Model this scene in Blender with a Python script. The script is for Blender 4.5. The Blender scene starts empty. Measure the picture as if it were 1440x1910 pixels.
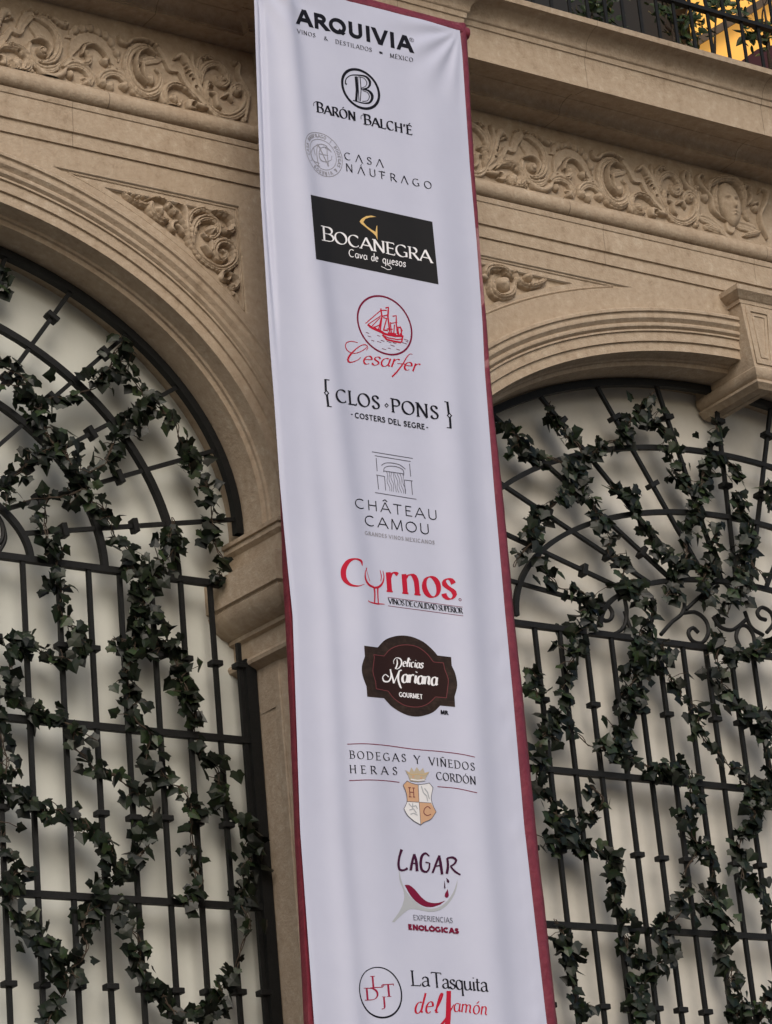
import bpy, bmesh, math, random
import numpy as np
from mathutils import Vector, Matrix, noise
from mathutils.geometry import tessellate_polygon
rnd = random.Random(7)
sc = bpy.context.scene
COL = sc.collection
# ------------------------------------------------------------------ camera
# facade = plane Y=0, X along the street, Z up.  The camera was solved from the photo's vanishing points.
PP = np.array([720., 955.]); VH = np.array([8750., 2179.]); VV = np.array([-593., -12900.])
FPX = math.sqrt(-np.dot(VH-PP, VV-PP))
def _ray(p): return np.array([p[0]-PP[0], p[1]-PP[1], FPX])
_X = _ray(VH); _X /= np.linalg.norm(_X)
_Z = _ray(VV); _Z /= np.linalg.norm(_Z)
_Y = np.cross(_Z, _X)
RW = np.stack([_X, _Y, _Z])
CAM = np.array([0., -11., 1.6])
def at(px, py, Y=0.):
    d = RW @ _ray((px, py)); t = (Y-CAM[1])/d[1]
    return CAM+t*d
cam = bpy.data.cameras.new('camera'); co = bpy.data.objects.new('camera', cam); COL.objects.link(co)
cam.sensor_fit = 'VERTICAL'; cam.sensor_height = 24; cam.lens = 24*FPX/1910
cam.clip_start = .05; cam.clip_end = 2000
right = RW @ np.array([1, 0, 0.]); down = RW @ np.array([0, 1, 0.]); fwd = RW @ np.array([0, 0, 1.])
m = Matrix.Identity(4)
for i in range(3):
    m[i][0] = right[i]; m[i][1] = -down[i]; m[i][2] = -fwd[i]; m[i][3] = CAM[i]
co.matrix_world = m
sc.camera = co
# ------------------------------------------------------------------ light: bright overcast from the open street side
SUN_EL, SUN_AZ = math.radians(34), math.radians(-24)      # azimuth from -Y (street side) towards -X
w = bpy.data.worlds.new('World'); sc.world = w; w.use_nodes = True
nt = w.node_tree; bg = nt.nodes['Background']; bg.inputs['Strength'].default_value = .112
sky = nt.nodes.new('ShaderNodeTexSky'); sky.sky_type = 'NISHITA'; sky.sun_disc = False
sky.sun_elevation = SUN_EL; sky.sun_rotation = math.radians(180)+SUN_AZ*-1
sky.dust_density = 4.; sky.ozone_density = 1.5
nt.links.new(sky.outputs['Color'], bg.inputs['Color'])
sl = bpy.data.lights.new('sun', 'SUN'); sl.energy = .82; sl.angle = math.radians(36); sl.color = (1, .965, .92)
so = bpy.data.objects.new('sun', sl); COL.objects.link(so)
sd = Vector((math.sin(SUN_AZ)*math.cos(SUN_EL), -math.cos(SUN_AZ)*math.cos(SUN_EL), math.sin(SUN_EL)))
so.rotation_euler = sd.to_track_quat('Z', 'Y').to_euler(); so.location = (0, -20, 20)
sc.view_settings.view_transform = 'Standard'; sc.view_settings.look = 'None'
sc.view_settings.exposure = .26; sc.view_settings.gamma = 1
# ------------------------------------------------------------------ materials
def mat(name, col, rough=.6, metal=0., spec=.4):
    M = bpy.data.materials.new(name); M.use_nodes = True
    b = M.node_tree.nodes['Principled BSDF']
    b.inputs['Base Color'].default_value = (*col, 1); b.inputs['Roughness'].default_value = rough
    b.inputs['Metallic'].default_value = metal; b.inputs['Specular IOR Level'].default_value = spec
    return M
def noisy(M, cols, scales, bump=0., bscale=60., rough=None, stretch=None, bdist=.01):
    """mottled base colour: ramp of mixed noises, in object/world metres, plus optional bump"""
    t = M.node_tree; N = t.nodes; L = t.links; b = N['Principled BSDF']
    tc = N.new('ShaderNodeTexCoord'); src = tc.outputs['Object']
    if stretch:
        mp = N.new('ShaderNodeMapping'); mp.inputs['Scale'].default_value = stretch; L.new(src, mp.inputs['Vector']); st = mp.outputs[0]
    else: st = src
    vals = []
    for i, s in enumerate(scales):
        n = N.new('ShaderNodeTexNoise'); n.inputs['Scale'].default_value = s; n.inputs['Detail'].default_value = 6
        n.inputs['Roughness'].default_value = .62
        L.new(st if i == 1 else src, n.inputs['Vector']); vals.append(n.outputs['Fac'])
    v = vals[0]
    for o in vals[1:]:
        mm = N.new('ShaderNodeMix'); mm.data_type = 'FLOAT'; mm.inputs[0].default_value = .5
        L.new(v, mm.inputs[2]); L.new(o, mm.inputs[3]); v = mm.outputs[0]
    r = N.new('ShaderNodeValToRGB'); e = r.color_ramp
    while len(e.elements) < len(cols): e.elements.new(.5)
    for i, c in enumerate(cols):
        e.elements[i].position = .33+.34*i/(len(cols)-1); e.elements[i].color = (*c, 1)
    L.new(v, r.inputs[0]); L.new(r.outputs[0], b.inputs['Base Color'])
    if bump:
        n = N.new('ShaderNodeTexNoise'); n.inputs['Scale'].default_value = bscale; n.inputs['Detail'].default_value = 8
        L.new(src, n.inputs['Vector'])
        bp_ = N.new('ShaderNodeBump'); bp_.inputs['Strength'].default_value = bump; bp_.inputs['Distance'].default_value = bdist
        L.new(n.outputs['Fac'], bp_.inputs['Height']); L.new(bp_.outputs[0], b.inputs['Normal'])
    return M
STONE = noisy(mat('stone', (.33, .25, .17), .85, 0, .2),
              [(.262, .198, .136), (.365, .286, .207), (.413, .332, .246), (.50, .425, .33)], (2.3, 5., 26.), .35, 70, stretch=(3, 3, .7), bdist=.012)
CARVE = noisy(mat('carved_stone', (.33, .25, .17), .85, 0, .2),
              [(.30, .23, .16), (.393, .312, .228), (.475, .392, .298)], (6., 9., 40.), .3, 110, bdist=.006)
def joints(M, pitch, phase):
    """mortar joints between the stone blocks of a long course"""
    J = M.copy(); t = J.node_tree; N = t.nodes; L = t.links; b = N['Principled BSDF']
    old = b.inputs['Base Color'].links[0].from_socket
    tc = N.new('ShaderNodeTexCoord'); sp = N.new('ShaderNodeSeparateXYZ'); L.new(tc.outputs['Object'], sp.inputs[0])
    nz_ = N.new('ShaderNodeTexNoise'); nz_.inputs['Scale'].default_value = 14; L.new(tc.outputs['Object'], nz_.inputs['Vector'])
    def mth(op, a, c=None):
        q = N.new('ShaderNodeMath'); q.operation = op
        for i, v in enumerate((a, c)):
            if v is None: continue
            if isinstance(v, (int, float)): q.inputs[i].default_value = v
            else: L.new(v, q.inputs[i])
        return q.outputs[0]
    x = mth('ADD', mth('ADD', sp.outputs[0], phase), mth('MULTIPLY', nz_.outputs['Fac'], .008))
    d = mth('ABSOLUTE', mth('SUBTRACT', mth('FRACT', mth('DIVIDE', x, pitch)), .5))
    line = mth('MULTIPLY', mth('LESS_THAN', d, .0022), mth('ADD', nz_.outputs['Fac'], .05))
    mx = N.new('ShaderNodeMix'); mx.data_type = 'RGBA'; L.new(line, mx.inputs[0]); L.new(old, mx.inputs[6]); mx.inputs[7].default_value = (.13, .095, .065, 1)
    L.new(mx.outputs[2], b.inputs['Base Color']); return J
STONE_A = joints(STONE, 1.13, .1); STONE_B = joints(STONE, 1.31, .62); STONE_C = joints(STONE, 1.47, .3)
IRON = noisy(mat('iron', (.02, .02, .02), .6, 0, .22), [(.004, .0045, .0045), (.008, .0085, .0085), (.014, .014, .014)], (9., 30., 80.), .25, 160, bdist=.004)
PANEL = noisy(mat('panel_paint', (.5, .49, .42), .7, 0, .25), [(.535, .548, .50), (.58, .592, .545), (.615, .622, .575)], (1.2, 2.2, 6.), .06, 20, stretch=(4, 4, .5))
PANEL_W = noisy(mat('panel_paint_warm', (.5, .48, .42), .7, 0, .25), [(.52, .508, .455), (.585, .565, .51), (.625, .615, .565)], (1.6, 2.6, 7.), .06, 20, stretch=(4, 4, .5))
CLOTH = noisy(mat('white_cloth', (.74, .74, .8), .55, 0, .3), [(.455, .475, .59), (.475, .495, .615), (.495, .515, .63)], (1.1, 2., 5.), .05, 500, bdist=.002)
RED = noisy(mat('red_cloth', (.25, .012, .035), .42, 0, .45), [(.115, .012, .024), (.155, .018, .033), (.205, .032, .048)], (3., 9., 22.), .25, 45, bdist=.02)
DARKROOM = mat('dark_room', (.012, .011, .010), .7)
BRANCH = noisy(mat('branch', (.05, .035, .022), .8), [(.03, .02, .013), (.07, .05, .033)], (20., 40., 90.), .3, 90)
PAVE = noisy(mat('paving', (.2, .19, .17), .85), [(.08, .075, .07), (.11, .105, .098), (.15, .14, .13)], (.8, 3., 20.), .3, 30)
BEAM = noisy(mat('brown_beam', (.11, .075, .045), .6), [(.075, .05, .03), (.13, .09, .055)], (3., 12., 30.), .2, 40)
MAROON = mat('maroon_cloth', (.045, .008, .01), .7)
def leafmat(name, cols, rough=.42):
    M = mat(name, cols[0], rough, 0, .3); t = M.node_tree; N = t.nodes; L = t.links; b = N['Principled BSDF']
    g = N.new('ShaderNodeNewGeometry'); r = N.new('ShaderNodeValToRGB'); e = r.color_ramp
    while len(e.elements) < len(cols): e.elements.new(.5)
    for i, c in enumerate(cols): e.elements[i].position = [0, .45, .8, .97][i] if len(cols) == 4 else i/(len(cols)-1); e.elements[i].color = (*c, 1)
    L.new(g.outputs['Random Per Island'], r.inputs[0])
    n = N.new('ShaderNodeTexNoise'); n.inputs['Scale'].default_value = 55; n.inputs['Detail'].default_value = 4
    tc = N.new('ShaderNodeTexCoord'); L.new(tc.outputs['Object'], n.inputs['Vector'])
    mx = N.new('ShaderNodeMix'); mx.data_type = 'RGBA'; mx.blend_type = 'MULTIPLY'; mx.inputs[0].default_value = .7
    L.new(r.outputs[0], mx.inputs[6]); L.new(n.outputs['Color'], mx.inputs[7]); L.new(mx.outputs[2], b.inputs['Base Color'])
    return M
IVY = leafmat('ivy_leaf', [(.004, .007, .004), (.008, .0135, .0065), (.016, .027, .0115), (.044, .068, .028)])
SHRUB = leafmat('shrub_leaf', [(.025, .042, .016), (.05, .085, .028), (.10, .15, .05)])
def ink(name, c, r=.6): return mat('ink_'+name, c, r, 0, .1)
K = ink('black', (.008, .008, .013)); G = ink('grey', (.27, .27, .31)); G2 = ink('dark_grey', (.10, .10, .13)); RD = ink('red', (.42, .012, .035))
CRIM = ink('crimson', (.27, .012, .045)); MR = ink('maroon', (.16, .008, .035)); WH = ink('white', (.75, .75, .78)); GD = ink('gold', (.62, .42, .16)); TAN = ink('tan', (.52, .32, .20))
PEARL = ink('pearl', (.66, .66, .68)); CHAR = ink('charcoal', (.016, .016, .017)); BRN = noisy(ink('brown', (.02, .012, .011)), [(.014, .010, .009), (.026, .017, .014), (.05, .034, .027)], (6., 14., 30.), 0, stretch=(1, 1, 12)); BRN2 = ink('dark_brown', (.024, .011, .010)); ROSE = ink('rose', (.16, .045, .05)); PURPLE = ink('plum', (.045, .008, .032)); SILV = ink('silver', (.36, .38, .41)); SAND = ink('sand', (.42, .36, .27))
FRONTG = mat('emissive_canopy', (.8, .42, .08), .6)
_b = FRONTG.node_tree.nodes['Principled BSDF']; _b.inputs['Emission Color'].default_value = (1, .50, .10, 1); _b.inputs['Emission Strength'].default_value = .36  # emission stands in for daylight coming through the cloth; the canopy is no lamp
# ------------------------------------------------------------------ object helpers
def tag(o, label=None, cat=None, group=None, kind=None):
    for k, v in (('label', label), ('category', cat), ('group', group), ('kind', kind)):
        if v: o[k] = v
    return o
def empty(name, loc, label, cat, group=None):
    o = bpy.data.objects.new(name, None); COL.objects.link(o); o.location = loc; o.empty_display_size = .1
    return tag(o, label, cat, group)
def link(name, me, mats, parent=None, smooth=None, label=None):
    for mm in (mats if isinstance(mats, (list, tuple)) else [mats]): me.materials.append(mm)
    o = bpy.data.objects.new(name, me); COL.objects.link(o)
    if parent is not None:
        o.parent = parent
        o.matrix_parent_inverse = parent_world(parent).inverted()
    if smooth is not None: autosmooth(me, smooth)
    if label: o['label'] = label
    return o
def parent_world(p): return Matrix.Translation(p.location) if p.type == 'EMPTY' else Matrix.Identity(4)
def autosmooth(me, ang):
    bm = bmesh.new(); bm.from_mesh(me)
    for f in bm.faces: f.smooth = True
    for e in bm.edges:
        if len(e.link_faces) == 2: e.smooth = e.calc_face_angle(0) < math.radians(ang)
        else: e.smooth = False
    bm.to_mesh(me); bm.free()
def mesh(verts, faces, name='m'):
    me = bpy.data.meshes.new(name); me.from_pydata([tuple(map(float, v)) for v in verts], [], faces); me.update(); return me
def fixn(me):
    bm = bmesh.new(); bm.from_mesh(me); bmesh.ops.recalc_face_normals(bm, faces=bm.faces); bm.to_mesh(me); bm.free(); return me
def box_data(V, F, c, ax, ay, az):
    """oriented box: centre, three half-axis vectors"""
    n = len(V); c = Vector(c); ax, ay, az = Vector(ax), Vector(ay), Vector(az)
    for sx in (-1, 1):
        for sy in (-1, 1):
            for sz in (-1, 1): V.append(c+ax*sx+ay*sy+az*sz)
    for f in ((0, 1, 3, 2), (4, 6, 7, 5), (0, 4, 5, 1), (2, 3, 7, 6), (0, 2, 6, 4), (1, 5, 7, 3)): F.append(tuple(n+i for i in f))
def bx(V, F, x0, x1, y0, y1, z0, z1):
    box_data(V, F, ((x0+x1)/2, (y0+y1)/2, (z0+z1)/2), ((x1-x0)/2, 0, 0), (0, (y1-y0)/2, 0), (0, 0, (z1-z0)/2))
def plate(outers, holes, y0, thick):
    """flat slab in the XZ plane, front face at Y=y0, any outline with holes"""
    cu = bpy.data.curves.new('c', 'CURVE'); cu.dimensions = '2D'; cu.fill_mode = 'BOTH'; cu.extrude = thick/2
    for pts in list(outers)+list(holes):
        s = cu.splines.new('POLY'); s.points.add(len(pts)-1); s.use_cyclic_u = True
        for i, p in enumerate(pts): s.points[i].co = (p[0], p[1], 0, 1)
    ob = bpy.data.objects.new('c', cu); COL.objects.link(ob)
    me = bpy.data.meshes.new_from_object(ob); bpy.data.objects.remove(ob); bpy.data.curves.remove(cu)
    me.materials.clear()
    me.transform(Matrix(((1, 0, 0, 0), (0, 0, -1, y0+thick/2), (0, 1, 0, 0), (0, 0, 0, 1))))
    me.update(); bm = bmesh.new(); bm.from_mesh(me); bmesh.ops.remove_doubles(bm, verts=bm.verts, dist=1e-5)
    bmesh.ops.recalc_face_normals(bm, faces=bm.faces); bm.to_mesh(me); bm.free(); return me
def sweep_plan(path, prof, cap=True):
    """path: plan points (x,y), outward = right-hand side; prof: (out,z) list"""
    n = len(path); V = []; F = []; k = len(prof)
    for i in range(n):
        p = Vector(path[i]); d0 = (Vector(path[i])-Vector(path[i-1])).normalized() if i else None
        d1 = (Vector(path[i+1])-Vector(path[i])).normalized() if i < n-1 else None
        if d0 is None: d0 = d1
        if d1 is None: d1 = d0
        n0 = Vector((d0.y, -d0.x)); n1 = Vector((d1.y, -d1.x)); mm = (n0+n1).normalized(); mm = mm/max(.3, mm.dot(n0))
        for o, z in prof: V.append((p.x+mm.x*o, p.y+mm.y*o, z))
    for i in range(n-1):
        for j in range(k-1): F.append((i*k+j, (i+1)*k+j, (i+1)*k+j+1, i*k+j+1))
    if cap: F.append(tuple(range(k))); F.append(tuple((n-1)*k+j for j in range(k))[::-1])
    return fixn(mesh(V, F))
def sweep_arch(curve, prof):
    """curve: (x,z,nx,nz); prof: (offset along normal, Y)"""
    k = len(prof); V = []; F = []
    for x, z, nx, nz in curve:
        for o, y in prof: V.append((x+nx*o, y, z+nz*o))
    for i in range(len(curve)-1):
        for j in range(k-1): F.append((i*k+j, (i+1)*k+j, (i+1)*k+j+1, i*k+j+1))
    return mesh(V, F)
def arch_curve(c, zs, a, b, zb, n=72, t0=0, t1=math.pi):
    """half ellipse on straight legs, from right foot over the crown to left foot"""
    pts = []
    if zb is not None: pts.append((c+a, zb, 1, 0))
    for i in range(n+1):
        t = t0+(t1-t0)*i/n; x, z = a*math.cos(t), b*math.sin(t); nx, nz = math.cos(t)/a, math.sin(t)/b; l = math.hypot(nx, nz)
        pts.append((c+x, zs+z, nx/l, nz/l))
    if zb is not None: pts.append((c-a, zb, -1, 0))
    return pts
def smooth_pts(P, step=.01, closed=False):
    """Catmull-Rom through points of any dimension"""
    P = [np.array(p, float) for p in P]; out = []
    n = len(P)
    for i in range(n if closed else n-1):
        p0 = P[(i-1) % n] if closed or i else 2*P[0]-P[1]; p1 = P[i]; p2 = P[(i+1) % n]
        p3 = P[(i+2) % n] if closed or i < n-2 else 2*P[-1]-P[-2]
        m_ = max(2, int(np.linalg.norm((p2-p1)[:3])/step))
        for j in range(m_):
            t = j/m_
            out.append(.5*((2*p1)+(p2-p0)*t+(2*p0-5*p1+4*p2-p3)*t*t+(3*p1-p0-3*p2+p3)*t**3))
    if not closed: out.append(P[-1])
    return out
def tube(V, F, pts, r, sides=6, flat=None):
    """round or square bar along 3D points; r scalar or list"""
    n0 = len(V); pts = [Vector(p) for p in pts]; N = len(pts); ref = Vector((0, 1, 0))
    for i, p in enumerate(pts):
        d = (pts[min(i+1, N-1)]-pts[max(i-1, 0)]).normalized(); a = d.cross(ref)
        if a.length < .05: a = d.cross(Vector((1, 0, 0)))
        a.normalize(); b = a.cross(d).normalized(); rr = r[i] if hasattr(r, '__len__') else r
        for k in range(sides):
            t = 2*math.pi*(k+.5)/sides
            V.append(p+a*math.cos(t)*rr*(1.414 if sides == 4 else 1)+b*math.sin(t)*(flat or rr)*(1.414 if sides == 4 else 1))
    for i in range(N-1):
        for k in range(sides):
            k2 = (k+1) % sides; F.append((n0+i*sides+k, n0+i*sides+k2, n0+(i+1)*sides+k2, n0+(i+1)*sides+k))
    F.append(tuple(n0+k for k in range(sides))[::-1]); F.append(tuple(n0+(N-1)*sides+k for k in range(sides)))
# ------------------------------------------------------------------ ground and street
g = link('street_paving', mesh([(-60, -60, 0), (80, -60, 0), (80, 30, 0), (-60, 30, 0)], [(0, 1, 2, 3)]), PAVE); tag(g, kind='structure')
# ------------------------------------------------------------------ facade
FAC = empty('stone_facade', (7.5, 0, 0), 'tan carved stone facade with two arched openings behind the banner', 'building')
AL = dict(c=5.2, zs=6.62, a=1.98, b=1.444)        # left arch edge on the wall plane
AR = dict(c=10.45, zs=6.56, a=2.40, b=1.425)
ZIMP = 6.57
def offset_curve(A, off, zb, n=72):
    return [(x+nx*off, z+nz*off) for x, z, nx, nz in arch_curve(A['c'], A['zs'], A['a'], A['b'], zb, n)]
def opening(A, off):
    return offset_curve(A, off, -.02)
def spandrel(A, side, off, zt, xs, inset=0):
    """curvilinear triangle between an arch offset curve, a horizontal top and a vertical side"""
    c = [(x, z) for x, z in offset_curve(A, off+inset, None, 300)]
    xs2 = xs-side*inset; zt2 = zt-inset
    pts = [(x, z) for x, z in c if z < zt2 and (xs2-x)*side > 0 and (x-A['c'])*side > 0]
    pts.sort(key=lambda p: p[0]*side)
    # ends: where the curve meets the top and the side
    return [(xs2, pts[-1][1])]+pts[::-1]+[(pts[0][0], zt2), (xs2, zt2)]
SPAN = []
for A, side, xs in ((AL, 1, 7.076), (AL, -1, 2*AL['c']-7.076), (AR, -1, 8.0), (AR, 1, 2*AR['c']-8.0)):
    SPAN.append((A, side, xs))
ZTOP, ZTOPR = 8.288, 8.313
sp0 = [spandrel(A, s, .33 if A is AL else .395, ZTOP if A is AL else ZTOPR, xs) for A, s, xs in SPAN]
sp1 = [spandrel(A, s, .33 if A is AL else .395, ZTOP if A is AL else ZTOPR, xs, .012) for A, s, xs in SPAN]
sp2 = [spandrel(A, s, .33 if A is AL else .395, ZTOP if A is AL else ZTOPR, xs, .048) for A, s, xs in SPAN]
wall = plate([[(1, 0), (16, 0), (16, 8.5), (1, 8.5)]], [opening(AL, .1), opening(AR, .1)]+sp0, 0, .14)
link('wall', wall, STONE, FAC)
for i in range(4):
    fr = plate([sp0[i]], [sp2[i]], .014, .12); link('spandrel_panel', fr, STONE, FAC)
    bk = plate([sp2[i]], [], .036, .1); link('spandrel_field', bk, CARVE, FAC)
    fr2 = []                                               # thin bead round the outer recess
    P3 = [Vector((x, .012, z)) for x, z in sp1[i]]
    V, F = [], []; P3.append(P3[0]); tube(V, F, P3, .006, 6); link('panel_bead', mesh(V, F), STONE, FAC, 50)
# archivolt and reveal, one sweep per arch
ARCHPROF = [(.247, .03), (.247, -.062), (.236, -.072), (.222, -.072), (.216, -.060), (.209, -.058), (.198, -.062), (.184, -.060), (.170, -.046), (.164, -.040),
            (.160, -.040), (.158, -.047), (.150, -.049), (.140, -.046), (.131, -.034), (.126, -.026), (.124, -.036), (.114, -.036), (.112, -.024), (.057, -.024),
            (.055, -.010), (.001, -.010), (0, -.007), (0, .075), (-.004, .085), (-.014, .092), (-.016, .108), (-.026, .115), (-.036, .118), (-.038, .126), (-.040, .46)]
for A in (AL, AR):
    me = sweep_arch(arch_curve(A['c'], A['zs'], A['a'], A['b'], ZIMP-.03, 96), ARCHPROF)
    link('arch_moulding', fixn(me), STONE, FAC, 32)
# entablature
RES = [(1, 0), (7.23, 0), (7.23, -.055), (7.93, -.055), (7.93, 0), (16, 0)]
def band(name, prof, path=RES, m=STONE, ang=30):
    return link(name, sweep_plan(path, prof), m, FAC, ang)
def arcp(c0, c1, r0, r1, a0, a1, n=8): return [(c0+r0*math.cos(math.radians(a0+(a1-a0)*i/n)), c1+r1*math.sin(math.radians(a0+(a1-a0)*i/n))) for i in range(n+1)]
band('architrave', [(-.1, 8.419), (.011, 8.419), (.011, 8.492), (.024, 8.495), (.024, 8.628), (.03, 8.632), (.034, 8.66), (.03, 8.664), (-.1, 8.664)], m=STONE_A)
band('torus_moulding', [(-.1, 8.6655), (.02, 8.6655)]+arcp(.018, 8.718, .045, .05, -85, 85, 14)+[(.012, 8.772), (.012, 8.787), (-.1, 8.787)], m=STONE_C)
band('frieze_band', [(-.12, 8.788), (-.018, 8.788), (-.018, 9.242), (-.12, 9.242)])
zc = 9.243
cove = [(-.1, zc), (.118, zc), (.118, zc+.014), (.126, zc+.016)]+arcp(.212, zc+.016, .086, .056, 180, 92, 8)+[(.21, 9.318), (.278, 9.318), (.284, 9.298), (.31, 9.293), (.385, 9.282), (.40, 9.280)]
fascia = [(.40, 9.462), (.404, 9.474), (.412, 9.478), (.416, 9.508), (.424, 9.512)]
cyma = [(.424, 9.512)]+[(.428+.112*(1-math.cos(math.radians(9*i))), 9.518+.084*math.sin(math.radians(9*i))) for i in range(11)]+[(.546, 9.603), (.552, 9.634), (.54, 9.637), (-.1, 9.642)]
band('cornice', cove+fascia+cyma[1:], m=STONE_B)
# carved relief: height field of traced strokes -------------------------------------------------
def crop(pts, o, s): return [(o[0]+p[0]*s, o[1]+p[1]*s)+tuple(p[2:]) for p in pts]
class Relief:
    def __init__(self, scale): self.s = scale; self.st = []
    def stroke(self, pts, hw, H=.03, kind='round', flute=0, taper=1.):
        P = [tuple(at(*p[:2])[[0, 2]]) for p in pts]
        self.st.append(('s', P, hw*self.s*.92, H*1.2, kind, flute, taper))
    def ball(self, p, r, H=.035, lobes=0):
        c = at(*p)[[0, 2]]; self.st.append(('b', tuple(c), r*self.s*.9, H*1.15, lobes))
    def hole(self, p, r, D=.03):
        c = at(*p)[[0, 2]]; self.st.append(('h', tuple(c), r*self.s, D))
def shift(st, dx, dz, mirror=None):
    f = (lambda p: (p[0]+dx, p[1]+dz)) if mirror is None else (lambda p: (2*mirror-p[0]+dx, p[1]+dz))
    out = []
    for t in st:
        out.append((t[0], [f(p) for p in t[1]] if t[0] == 's' else f(t[1]))+t[2:])
    return out
def relief_mesh(strokes, x0, x1, z0, z1, ybase, res=.0036, yfront=None):
    nx, nz = int((x1-x0)/res)+1, int((z1-z0)/res)+1
    gx = np.linspace(x0, x1, nx); gz = np.linspace(z0, z1, nz); Hm = np.zeros((nz, nx))
    XX, ZZ = np.meshgrid(gx, gz)
    def win(a, b, c, d):
        i0 = max(0, int((a-x0)/res)-1); i1 = min(nx, int((b-x0)/res)+2); j0 = max(0, int((c-z0)/res)-1); j1 = min(nz, int((d-z0)/res)+2)
        return (slice(j0, j1), slice(i0, i1)) if i1 > i0 and j1 > j0 else None
    holes = []
    for t in strokes:
        if t[0] == 's':
            _, P, hw, H, kind, flute, taper = t
            S = np.array(smooth_pts(P, .004)); n = len(S); u = np.linspace(0, 1, n)
            W_ = hw*(np.minimum(1, .30+.7*np.minimum(u/.18, 1))*np.minimum(1, .35+.65*np.minimum((1-u)/.22, 1)) if taper else np.ones(n))
            arc_ = np.concatenate([[0], np.cumsum(np.hypot(*np.diff(S, axis=0).T))]); scal = np.abs(np.sin(np.pi*arc_/.030)) if flute else np.ones(n)
            if flute: W_ = W_*(.90+.11*scal)
            wd = win(S[:, 0].min()-hw, S[:, 0].max()+hw, S[:, 1].min()-hw, S[:, 1].max()+hw)
            if wd is None: continue
            X, Z = XX[wd], ZZ[wd]; best = np.zeros(X.shape); tn = np.gradient(S, axis=0)
            dmin = np.full(X.shape, 9.); ww = np.ones(X.shape); sg = np.zeros(X.shape); sc_ = np.ones(X.shape)
            for k in range(n):
                d = np.hypot(X-S[k, 0], Z-S[k, 1])/W_[k]; mk = d < dmin
                dmin[mk] = d[mk]; 
                cr = (tn[k, 0]*(Z-S[k, 1])-tn[k, 1]*(X-S[k, 0])); sg[mk] = np.sign(cr)[mk]
                ww[mk] = .6+.4*W_[k]/hw; sc_[mk] = scal[k]
            d = np.clip(dmin, 0, 1)
            if kind == 'round': h = H*np.sqrt(1-d**2)
            elif kind == 'flat': h = H*np.clip((1-d)/.22, 0, 1)**.5*(.8+.2*d**2)
            else: h = H*np.sqrt(1-d**2)*(.62+.38*np.abs(d))        # scooped
            if flute: h = h*(1-.28*np.clip(d*1.2-.25, 0, 1)*(1-sc_)**2.)
            if flute: h = h*(1-.30*np.exp(-((d*sg-.15)/.13)**2)-.22*np.exp(-((d*sg+.5)/.12)**2))
            h = np.where(dmin < 1, h*ww, 0); Hm[wd] = np.maximum(Hm[wd], h)
        elif t[0] == 'b':
            _, c, r, H, lobes = t; wd = win(c[0]-r, c[0]+r, c[1]-r, c[1]+r)
            if wd is None: continue
            X, Z = XX[wd]-c[0], ZZ[wd]-c[1]; d = np.hypot(X, Z)/r
            if lobes:
                an = np.arctan2(Z, X); d = d/(1-.16*(1+np.cos(lobes*an))/2*np.clip(d, 0, 1))
            h = np.where(d < 1, H*np.sqrt(np.clip(1-d**2, 0, 1)), 0)
            if not lobes:                                      # rolled volute: a spiral groove
                ph = np.mod(d*1.7-np.arctan2(Z, X)/(2*np.pi)+.3, 1.); h = h*(1-.42*np.exp(-((ph-.5)/.11)**2)*np.clip(d*3, 0, 1))
            if lobes: h = h*(1-.35*np.clip(d, 0, 1)*(1+np.cos(lobes*np.arctan2(Z, X)))/2)
            Hm[wd] = np.maximum(Hm[wd], h)
        else: holes.append(t)
    for _, c, r, D in holes:
        wd = win(c[0]-r, c[0]+r, c[1]-r, c[1]+r)
        if wd is None: continue
        d = np.hypot(XX[wd]-c[0], ZZ[wd]-c[1])/r
        Hm[wd] = np.maximum(np.where(Hm[wd] > .002, .0025, 0), Hm[wd]-np.where(d < 1, D*(1-d**4), 0))
    on = Hm > .002
    # chisel marks
    jit = (np.random.RandomState(3).rand(nz, nx)-.5)*.0009
    keep = on[:-1, :-1] | on[1:, :-1] | on[:-1, 1:] | on[1:, 1:]
    vid = -np.ones((nz, nx), int); V = []; F = []
    js, is_ = np.nonzero(keep)
    for j, i in zip(js, is_):
        q = []
        for dj, di in ((0, 0), (0, 1), (1, 1), (1, 0)):
            a, b = j+dj, i+di
            if vid[a, b] < 0:
                vid[a, b] = len(V); h = Hm[a, b]+jit[a, b] if on[a, b] else -.004
                V.append((gx[b], ybase-h, gz[a]))
            q.append(vid[a, b])
        F.append(tuple(q))
    me = mesh(V, F); autosmooth(me, 58); return me
L1 = lambda P: crop(P, (0, 0), 250/1440); L2 = lambda P: crop(P, (220, 40), 260/1440); R2 = lambda P: crop(P, (1150, 270), 290/1440)
PXM = 1/312.                                     # metres per photo pixel on the wall, for stroke widths
def mk(cropf, k): 
    r = Relief(k*PXM)
    S = lambda P, hw, H=.03, kind='round', flute=0, taper=1: r.stroke(cropf(P), hw, H, kind, flute, taper)
    B = lambda p, rad, H=.034, lobes=0: r.ball(cropf([p])[0], rad, H, lobes)
    Hh = lambda p, rad, D=.04: r.hole(cropf([p])[0], rad, D)
    return r, S, B, Hh
ra, S, B, Hh = mk(L1, 250/1440)
S([(330,175),(450,200),(560,280),(625,390),(635,510),(590,620),(500,668),(430,650)], 46, .034, 'scoop', 1)
S([(330,450),(322,540),(350,640),(420,720),(520,745),(610,720),(650,670)], 48, .03, 'scoop', 1)
S([(400,720),(470,800),(570,830),(660,800),(710,740)], 42, .036, 'round', 0)
B((455,550), 66, .036); S([(330,440),(420,425),(500,465),(540,540),(510,625)], 26, .038)
S([(340,250),(400,330),(440,390),(520,430)], 52, .020, 'scoop', 1); Hh((540,440), 22)
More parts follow.
